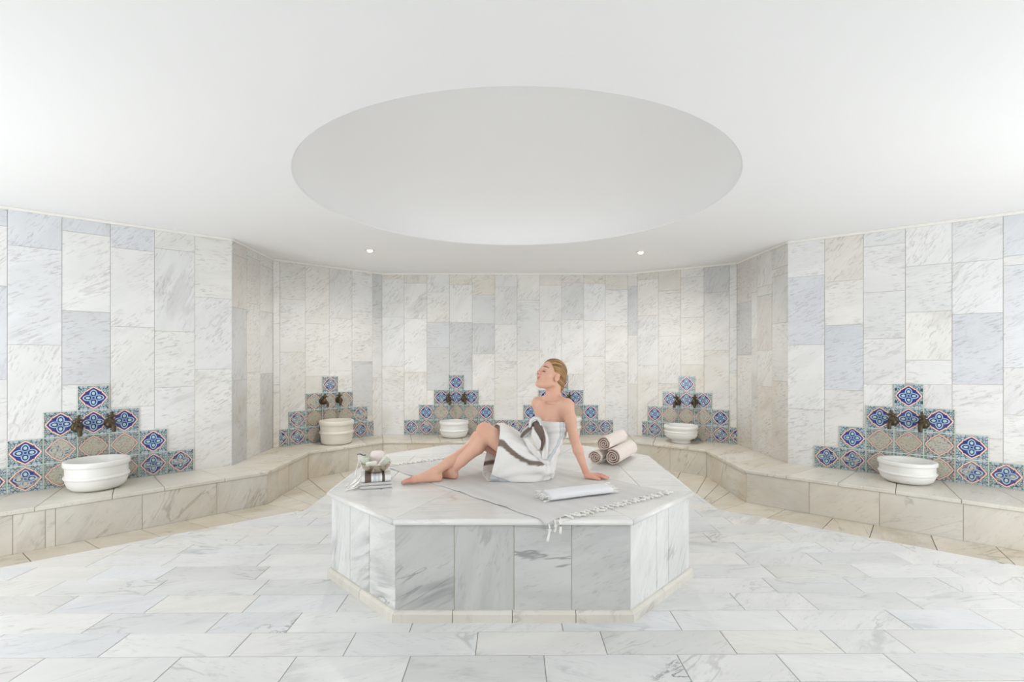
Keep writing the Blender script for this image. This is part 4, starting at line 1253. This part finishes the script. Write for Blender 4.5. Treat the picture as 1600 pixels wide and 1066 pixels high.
spots = [((anA[0]-.17, anA[1]-.05, tz+.01), .085, (206, 112, 98), .75), ((anA[0]-.01, anA[1], tz+.01), .05, (214, 130, 112), .6), ((anB[0]-.05, anB[1], tz), .075, (214, 130, 112), .6),
         (heel+np.array((.07, 0, 0)), .10, (208, 116, 100), .75), (wrst, .08, (216, 140, 120), .5), (knB+np.array((-.03, -.03, .02)), .07, (222, 152, 128), .5),
         (el, .06, (220, 150, 128), .4), (HW(.038, .065, -.030), .035, (226, 150, 130), .4), (HW(-.038, .065, -.030), .035, (226, 146, 128), .55),
         (HW(0, .108, -.024), .018, (222, 140, 122), .5), (HW(.078, -.006, -.012), .03, (224, 150, 130), .5), (nb+fwd*.05, .08, (222, 156, 132), .3), (che+fwd*.08+upv*.02, .05, (222, 158, 136), .3)]
paint(woman, V, SK, spots)
ca = np.zeros(len(V)*4, np.float32); woman.color_attributes['Col'].data.foreach_get('color', ca); ca = ca.reshape(-1, 4)
hl = np.stack([(V-hc)@l_, (V-hc)@f_, (V-hc)@u_h], 1)
def hspot(c, r, col, amt, cond=None):
    d = np.sqrt((((hl-np.array(c))/np.array(r))**2).sum(1)); wgt = np.clip((1-d)*3, 0, 1)*amt
    if cond is not None: wgt = wgt*cond
    ca[:, :3] = ca[:, :3]*(1-wgt[:, None])+np.array(lin(col))*wgt[:, None]
hspot((0, .090, -.0525), (.023, .02, .0065), (202, 122, 112), .8); hspot((0, .088, -.0645), (.019, .02, .0065), (208, 130, 120), .8)
hspot((0, .090, -.0583), (.020, .02, .0028), (160, 84, 78), .75)
for s_ in (1, -1):
    hspot((.024*s_, .083, .0275), (.020, .02, .0055), (128, 92, 68), .9); hspot((.042*s_, .075, .0255), (.014, .02, .0045), (128, 92, 68), .8)
    hspot((.030*s_, .085, -.0075), (.020, .02, .0048), (74, 50, 42), 1.0); hspot((.030*s_, .085, .006), (.020, .02, .009), (206, 150, 128), .5)
    hspot((.010*s_, .10, -.0335), (.005, .012, .003), (150, 80, 70), .8)
woman.color_attributes['Col'].data.foreach_set('color', ca.ravel())
def attr_mat(name, rough, sss=0., bmp_s=0., bscale=200, spec=.4):
    m, nt, b = newmat(name, rough, spec); a = nt.nodes.new('ShaderNodeAttribute'); a.attribute_name = 'Col'
    n = noise(nt, objcoord(nt), bscale, 3)
    nt.links.new(a.outputs['Color'], b.inputs['Base Color'])
    if sss: b.inputs['Subsurface Weight'].default_value = sss; b.inputs['Subsurface Radius'].default_value = (.012, .005, .003); b.inputs['Subsurface Scale'].default_value = 1
    if bmp_s: bump(nt, b, n, bmp_s, .002)
    return m
M_SKIN = attr_mat('skin', .45, .12, 0)
wo_root = obj('person', woman, M_SKIN, M=Matrix.Translation(wl_loc), label='woman wrapped in a striped towel, sitting on the platform with face lifted and eyes closed', cat='person')
pI2 = Matrix.Identity(4)
# ---- hair
HR = Field(hc-.17, hc+.17, .0026)
HR.ell(HW(0, -.014, .034), AX, (.0785, .0945, .0885), .01)
HR.ell(HW(0, -.06, -.02), AX, (.052, .045, .055), .03)
HR.cone(HW(0, -.080, -.01), HW(.008, -.092, -.045), .046, .032, .02)
HR.cone(HW(.008, -.092, -.045), HW(.016, -.096, -.085), .030, .017, .015)
HR.cone(HW(.016, -.096, -.085), HW(.022, -.092, -.118), .016, .007, .01)
g = np.meshgrid(*[HR.lo[i]+HR.h*np.arange(HR.n[i]) for i in range(3)], indexing='ij')
gx = sum((g[i]-hc[i])*l_[i] for i in range(3)); gy = sum((g[i]-hc[i])*f_[i] for i in range(3)); gz = sum((g[i]-hc[i])*u_h[i] for i in range(3))
# keep only what lies behind and above the hairline
pl = (1.28*(gy-.058)-(gz-.062))/1.6+.004*np.sin(gx*60)
ear = np.maximum((np.abs(gy+.004)-.024), (np.abs(gz+.014)-.032))
ear = np.maximum(ear, .066-np.abs(gx))
HR.F = np.maximum(HR.F, pl.astype(np.float32))
HR.F = np.maximum(HR.F, -ear.astype(np.float32))
low = np.maximum(-gz-.03, gy+.035)     # nothing in front below the ear
HR.F = np.maximum(HR.F, np.minimum(-(gz+.045), gy+.03).astype(np.float32))
# combed-back locks
loc = .0013*np.sin(np.arctan2(gx, gz+.02)*46+gy*20)+.0009*np.sin(np.arctan2(gx, gz+.02)*91-gy*33)
HR.F = HR.F+loc.astype(np.float32)
Vh, Qh = HR.mesh()
m, nt, b = newmat('hair', .42, .4)
o_c = vmath(nt, 'SUBTRACT', objcoord(nt), tuple(hc-wo))
def dotn(v, ax3):
    n_ = nt.nodes.new('ShaderNodeVectorMath'); n_.operation = 'DOT_PRODUCT'; setin(nt, n_.inputs[0], v); n_.inputs[1].default_value = tuple(ax3); return X(nt, n_.outputs['Value'])
hx_, hy_, hz_ = dotn(o_c, l_), dotn(o_c, f_), dotn(o_c, u_h)
ang_ = mt(nt, 'ARCTAN2', hx_, hz_+.03)
sx_ = noise(nt, combine(nt, ang_*16.0+hy_*18.0, hy_*9.0, 0.0), 1.0, 4, .4)
setin(nt, b.inputs['Base Color'], mixc(nt, smooth(sx_, .32, .68), lin((112, 78, 46)), lin((192, 152, 102))))
bump(nt, b, sx_, .5, .003)
obj('hair', np_mesh('hair', Vh-wo, Qh), m, wo_root)
# necklace
vs = []; fs = []
nc = nb+np.array((0, 0, .012)); pts = []
for i in range(41):
    a = 2*math.pi*i/40; q = nc+lat*math.cos(a)*.066+fwd*(math.sin(a)*.066+.004)+upv*(-.018*math.sin(a)+.012)
    pts.append(Vector(q)-wl_loc)
# ---- the wrapped towel
Sx = lambda px, py, d=3.42: np.array(v3(px, py, d))
def sec_img(T, Bk, dc, a, ex):
    t = Sx(*T, dc); bb = Sx(*Bk, dc); return [(t+bb)/2, np.array(a, float), (t-bb)/2, ex]
la = lat; fw = fwd
secs = [[Sx(860.5, 656), la*.138, fw*.118+np.array((0, 0, .004)), 2.2],
        [Sx(859, 666), la*.138, fw*.124, 2.1],
        [Sx(857, 680), la*.126, fw*.098, 2.1],
        [Sx(851, 697), np.array((.06, -.135, 0)), np.array((-.085, -.045, -.012)), 2.1],
        [Sx(845.5, 711), np.array((.03, -.16, 0)), np.array((-.088, -.015, .04)), 2.2],
        sec_img((823, 690), (862, 743), 3.415, (.005, -.175, 0), 2.4),
        sec_img((812, 679), (840, 753), 3.41, (.0, -.190, 0), 2.8),
        sec_img((800, 671), (806, 754), 3.405, (.01, -.190, 0), 3.0),
        sec_img((785, 662), (771, 754), 3.40, (.03, -.184, .012), 3.0),
        sec_img((777, 664), (757, 754), 3.40, (.04, -.182, .02), 3.0)]
secs[-1][0] = secs[-1][0]; NVt = 150; NUt = 200
def crom(i, t, idx):
    n = len(secs); g_ = lambda q: secs[max(0, min(n-1, q))][idx]
    a, b2, c2, d2 = g_(i-1), g_(i), g_(i+1), g_(i+2)
    return .5*((2*b2)+(c2-a)*t+(2*a-5*b2+4*c2-d2)*t*t+(3*b2-a-3*c2+d2)*t**3)
vs = np.zeros(((NVt+1)*(NUt), 3)); cc_ = np.zeros(((NVt+1)*NUt, 4)); cc_[:, 3] = 1
white = np.array(lin((243, 241, 238))); brown = np.array(lin((134, 120, 112))); blue_ = np.array(lin((214, 219, 221))); bl2 = np.array(lin((178, 188, 196)))
def bmp_(x, c, w_, s=.004): return float(np.clip((w_-abs(x-c))/s+.5, 0, 1))
for j in range(NVt+1):
    vv = j/NVt*(len(secs)-1); i0 = min(int(vv), len(secs)-2); t = vv-i0
    C, A_, Bx, ex = [crom(i0, t, q) for q in range(4)]
    for i in range(NUt):
        th = 2*math.pi*i/NUt; c, s_ = math.cos(th), math.sin(th); p_ = 2/ex
        p = C+math.copysign(abs(c)**p_, c)*Bx+math.copysign(abs(s_)**p_, s_)*A_
        out = c*Bx/np.linalg.norm(Bx)+s_*A_/np.linalg.norm(A_); out = out/np.linalg.norm(out)
        u = i/NUt
        # folds: fan out from the front crease down the skirt, gathers in the waist
        sk = np.clip((vv-3.2)/1.5, 0, 1)
        f1 = .0105*sk*math.sin(42*u+vv*2.6+1.5*math.sin(vv*1.3))*(.4+.6*np.clip(1-abs(vv-5.5)/3.5, 0, 1))
        f2 = .0045*sk*math.sin(97*u-vv*3.1+2*math.sin(vv*2))
        f3 = .0035*(1-sk)*math.sin(vv*9+u*8+2*math.sin(u*9))*np.clip(vv/1.2, 0, 1)
        cr = -.010*math.exp(-((u-.16-.02*(vv-4.6))/.03)**2)*np.clip(1-abs(vv-5)/1.3, 0, 1)
        hm = 1-.65*np.clip((vv-7)/1.0, 0, 1)
        p = p+out*((f1+f2)*hm+f3+cr)
        if vv > 8: p = p+out*.002*math.sin(u*40)
        p[2] = max(p[2], PZ+.0075+.001*math.sin(u*50+vv*7))
        vs[j*NUt+i] = p
        col = white.copy()
        hf = (1-math.copysign(abs(c)**p_, c))/2          # height down the skirt, 0 top 1 bottom
        if s_ > 0:
            bc = np.interp(vv, [4.6, 5, 6, 7, 8, 9], [.52, .50, .46, .37, .30, .285])
            if vv > 4.75: a_ = bmp_(hf, bc, .056, .015); col = col*(1-a_)+brown*a_
            bb_ = np.interp(vv, [6, 7, 8, 9], [1.04, .93, .87, .85])
            if vv > 6.4:
                a_ = bmp_(hf, bb_, .042, .015); col = col*(1-a_)+blue_*a_
                a_ = max(bmp_(hf, bb_-.034, .006, .008), bmp_(hf, bb_+.034, .006, .008)); col = col*(1-a_)+bl2*a_
        elif vv > 6.5:
            a_ = bmp_(hf, .72, .04, .015); col = col*(1-a_)+brown*a_
        if 4.7 < vv < 6.1: 
            b3 = .405+.04*(vv-4.8); a_ = max(bmp_(u, b3, .0035, .003), .6*bmp_(u, b3+.012, .0025, .003)); col = col*(1-a_)+bl2*a_
        if vv < 4.1:
            b4 = .212+.012*vv; a_ = bmp_(u, b4, .017); col = col*(1-a_)+blue_*a_; a_ = max(bmp_(u, b4-.017, .0028, .002), bmp_(u, b4+.017, .0028, .002)); col = col*(1-a_)+bl2*a_
        cc_[j*NUt+i, :3] = col
Q = np.array([[j*NUt+i, (j+1)*NUt+i, (j+1)*NUt+(i+1) % NUt, j*NUt+(i+1) % NUt] for j in range(NVt) for i in range(NUt)])
M_TOWEL = attr_mat('striped_towel', .92, 0, .35, 420, .1)
me = np_mesh('wrapped_towel', vs-wo, Q)
a = me.color_attributes.new('Col', 'FLOAT_COLOR', 'POINT'); a.data.foreach_set('color', cc_.astype(np.float32).ravel())
tw = obj('wrapped_towel', me, M_TOWEL, wo_root, label='white towel dress with brown and pale blue stripes')
md = tw.modifiers.new('thick', 'SOLIDIFY'); md.thickness = .003; md.offset = 1
# ---- knot and its loose ends: wide folded bands of cloth
kv = []; kf = []; kc = []
def ribbon(pts, wid, col, th=.006, edge=None, tw_=0.0):
    """cloth band following pts (px,py,depth), wid (px) across; arched cross-section"""
    pts = catmull([P(*p) for p in pts], 6); m = len(pts); b0 = len(kv); ns_ = 8
    for i, p in enumerate(pts):
        t = (pts[min(i+1, m-1)]-pts[max(i-1, 0)]).normalized()
        vw = Vector((-.35, -1, .1)).normalized(); s = t.cross(vw).normalized(); n = s.cross(t).normalized()
        if n.dot(vw) < 0: n = -n
        f = i/(m-1); wd_ = np.interp(f, np.linspace(0, 1, len(wid)), wid)/238.0*.5
        for k_ in range(ns_):
            a = -1+2*k_/(ns_-1)
            q = p+s*(a*wd_)+n*(.010*(1-a*a)+.004*math.sin(a*5+f*7+tw_))
            kv.append(q-wl_loc)
            cc2 = col if edge is None or abs(a) < .62 else edge
            kc.append((*cc2, 1))
    for i in range(m-1):
        for k_ in range(ns_-1): a = b0+i*ns_+k_; kf.append((a, a+1, a+ns_+1, a+ns_))
wt3, br3, gy3 = tuple(white), tuple(np.array(lin((122, 108, 100)))), tuple(np.array(lin((206, 208, 210))))
cr3 = tuple(np.array(lin((236, 230, 218))))
ribbon([(820, 681, 3.26), (829, 694, 3.245), (838, 708, 3.25), (846, 718, 3.26)], (8, 13, 11, 6), wt3)
ribbon([(832, 676, 3.25), (835, 690, 3.238), (840, 704, 3.248)], (8, 13, 9), cr3)
ribbon([(836, 661, 3.255), (829, 669, 3.24), (820, 677, 3.24), (815, 683, 3.25)], (7, 10, 11, 6), br3, edge=gy3)
ribbon([(834, 667, 3.235), (836, 679, 3.222), (841, 691, 3.222), (842, 701, 3.238)], (6, 11, 9, 4), wt3)
ribbon([(836, 659, 3.225), (841, 668, 3.212), (845, 678, 3.214), (846, 686, 3.225)], (8, 12, 11, 5), br3)
ribbon([(848, 676, 3.228), (848.5, 688, 3.226), (846, 703, 3.24)], (5, 6, 3), br3)
ribbon([(849, 667, 3.240), (853, 684, 3.238), (852, 700, 3.24), (850, 718, 3.25)], (4, 7, 9, 11), wt3)
ribbon([(828, 667, 3.235), (830, 658, 3.215), (836, 653.5, 3.205), (843, 656, 3.21), (847, 668, 3.222)], (4, 5, 5.5, 5, 4), wt3, edge=gy3)
me = mesh('towel_knot', kv, kf, True)
a = me.color_attributes.new('Col', 'FLOAT_COLOR', 'POINT'); a.data.foreach_set('color', np.array(kc, np.float32).ravel())
kn_o = obj('towel_knot', me, M_TOWEL, wo_root, label='gathered knot of brown and white towel ends on the chest')
md = kn_o.modifiers.new('thick', 'SOLIDIFY'); md.thickness = .004; md.offset = 0
print('person verts', len(V), 'hair', len(Vh))
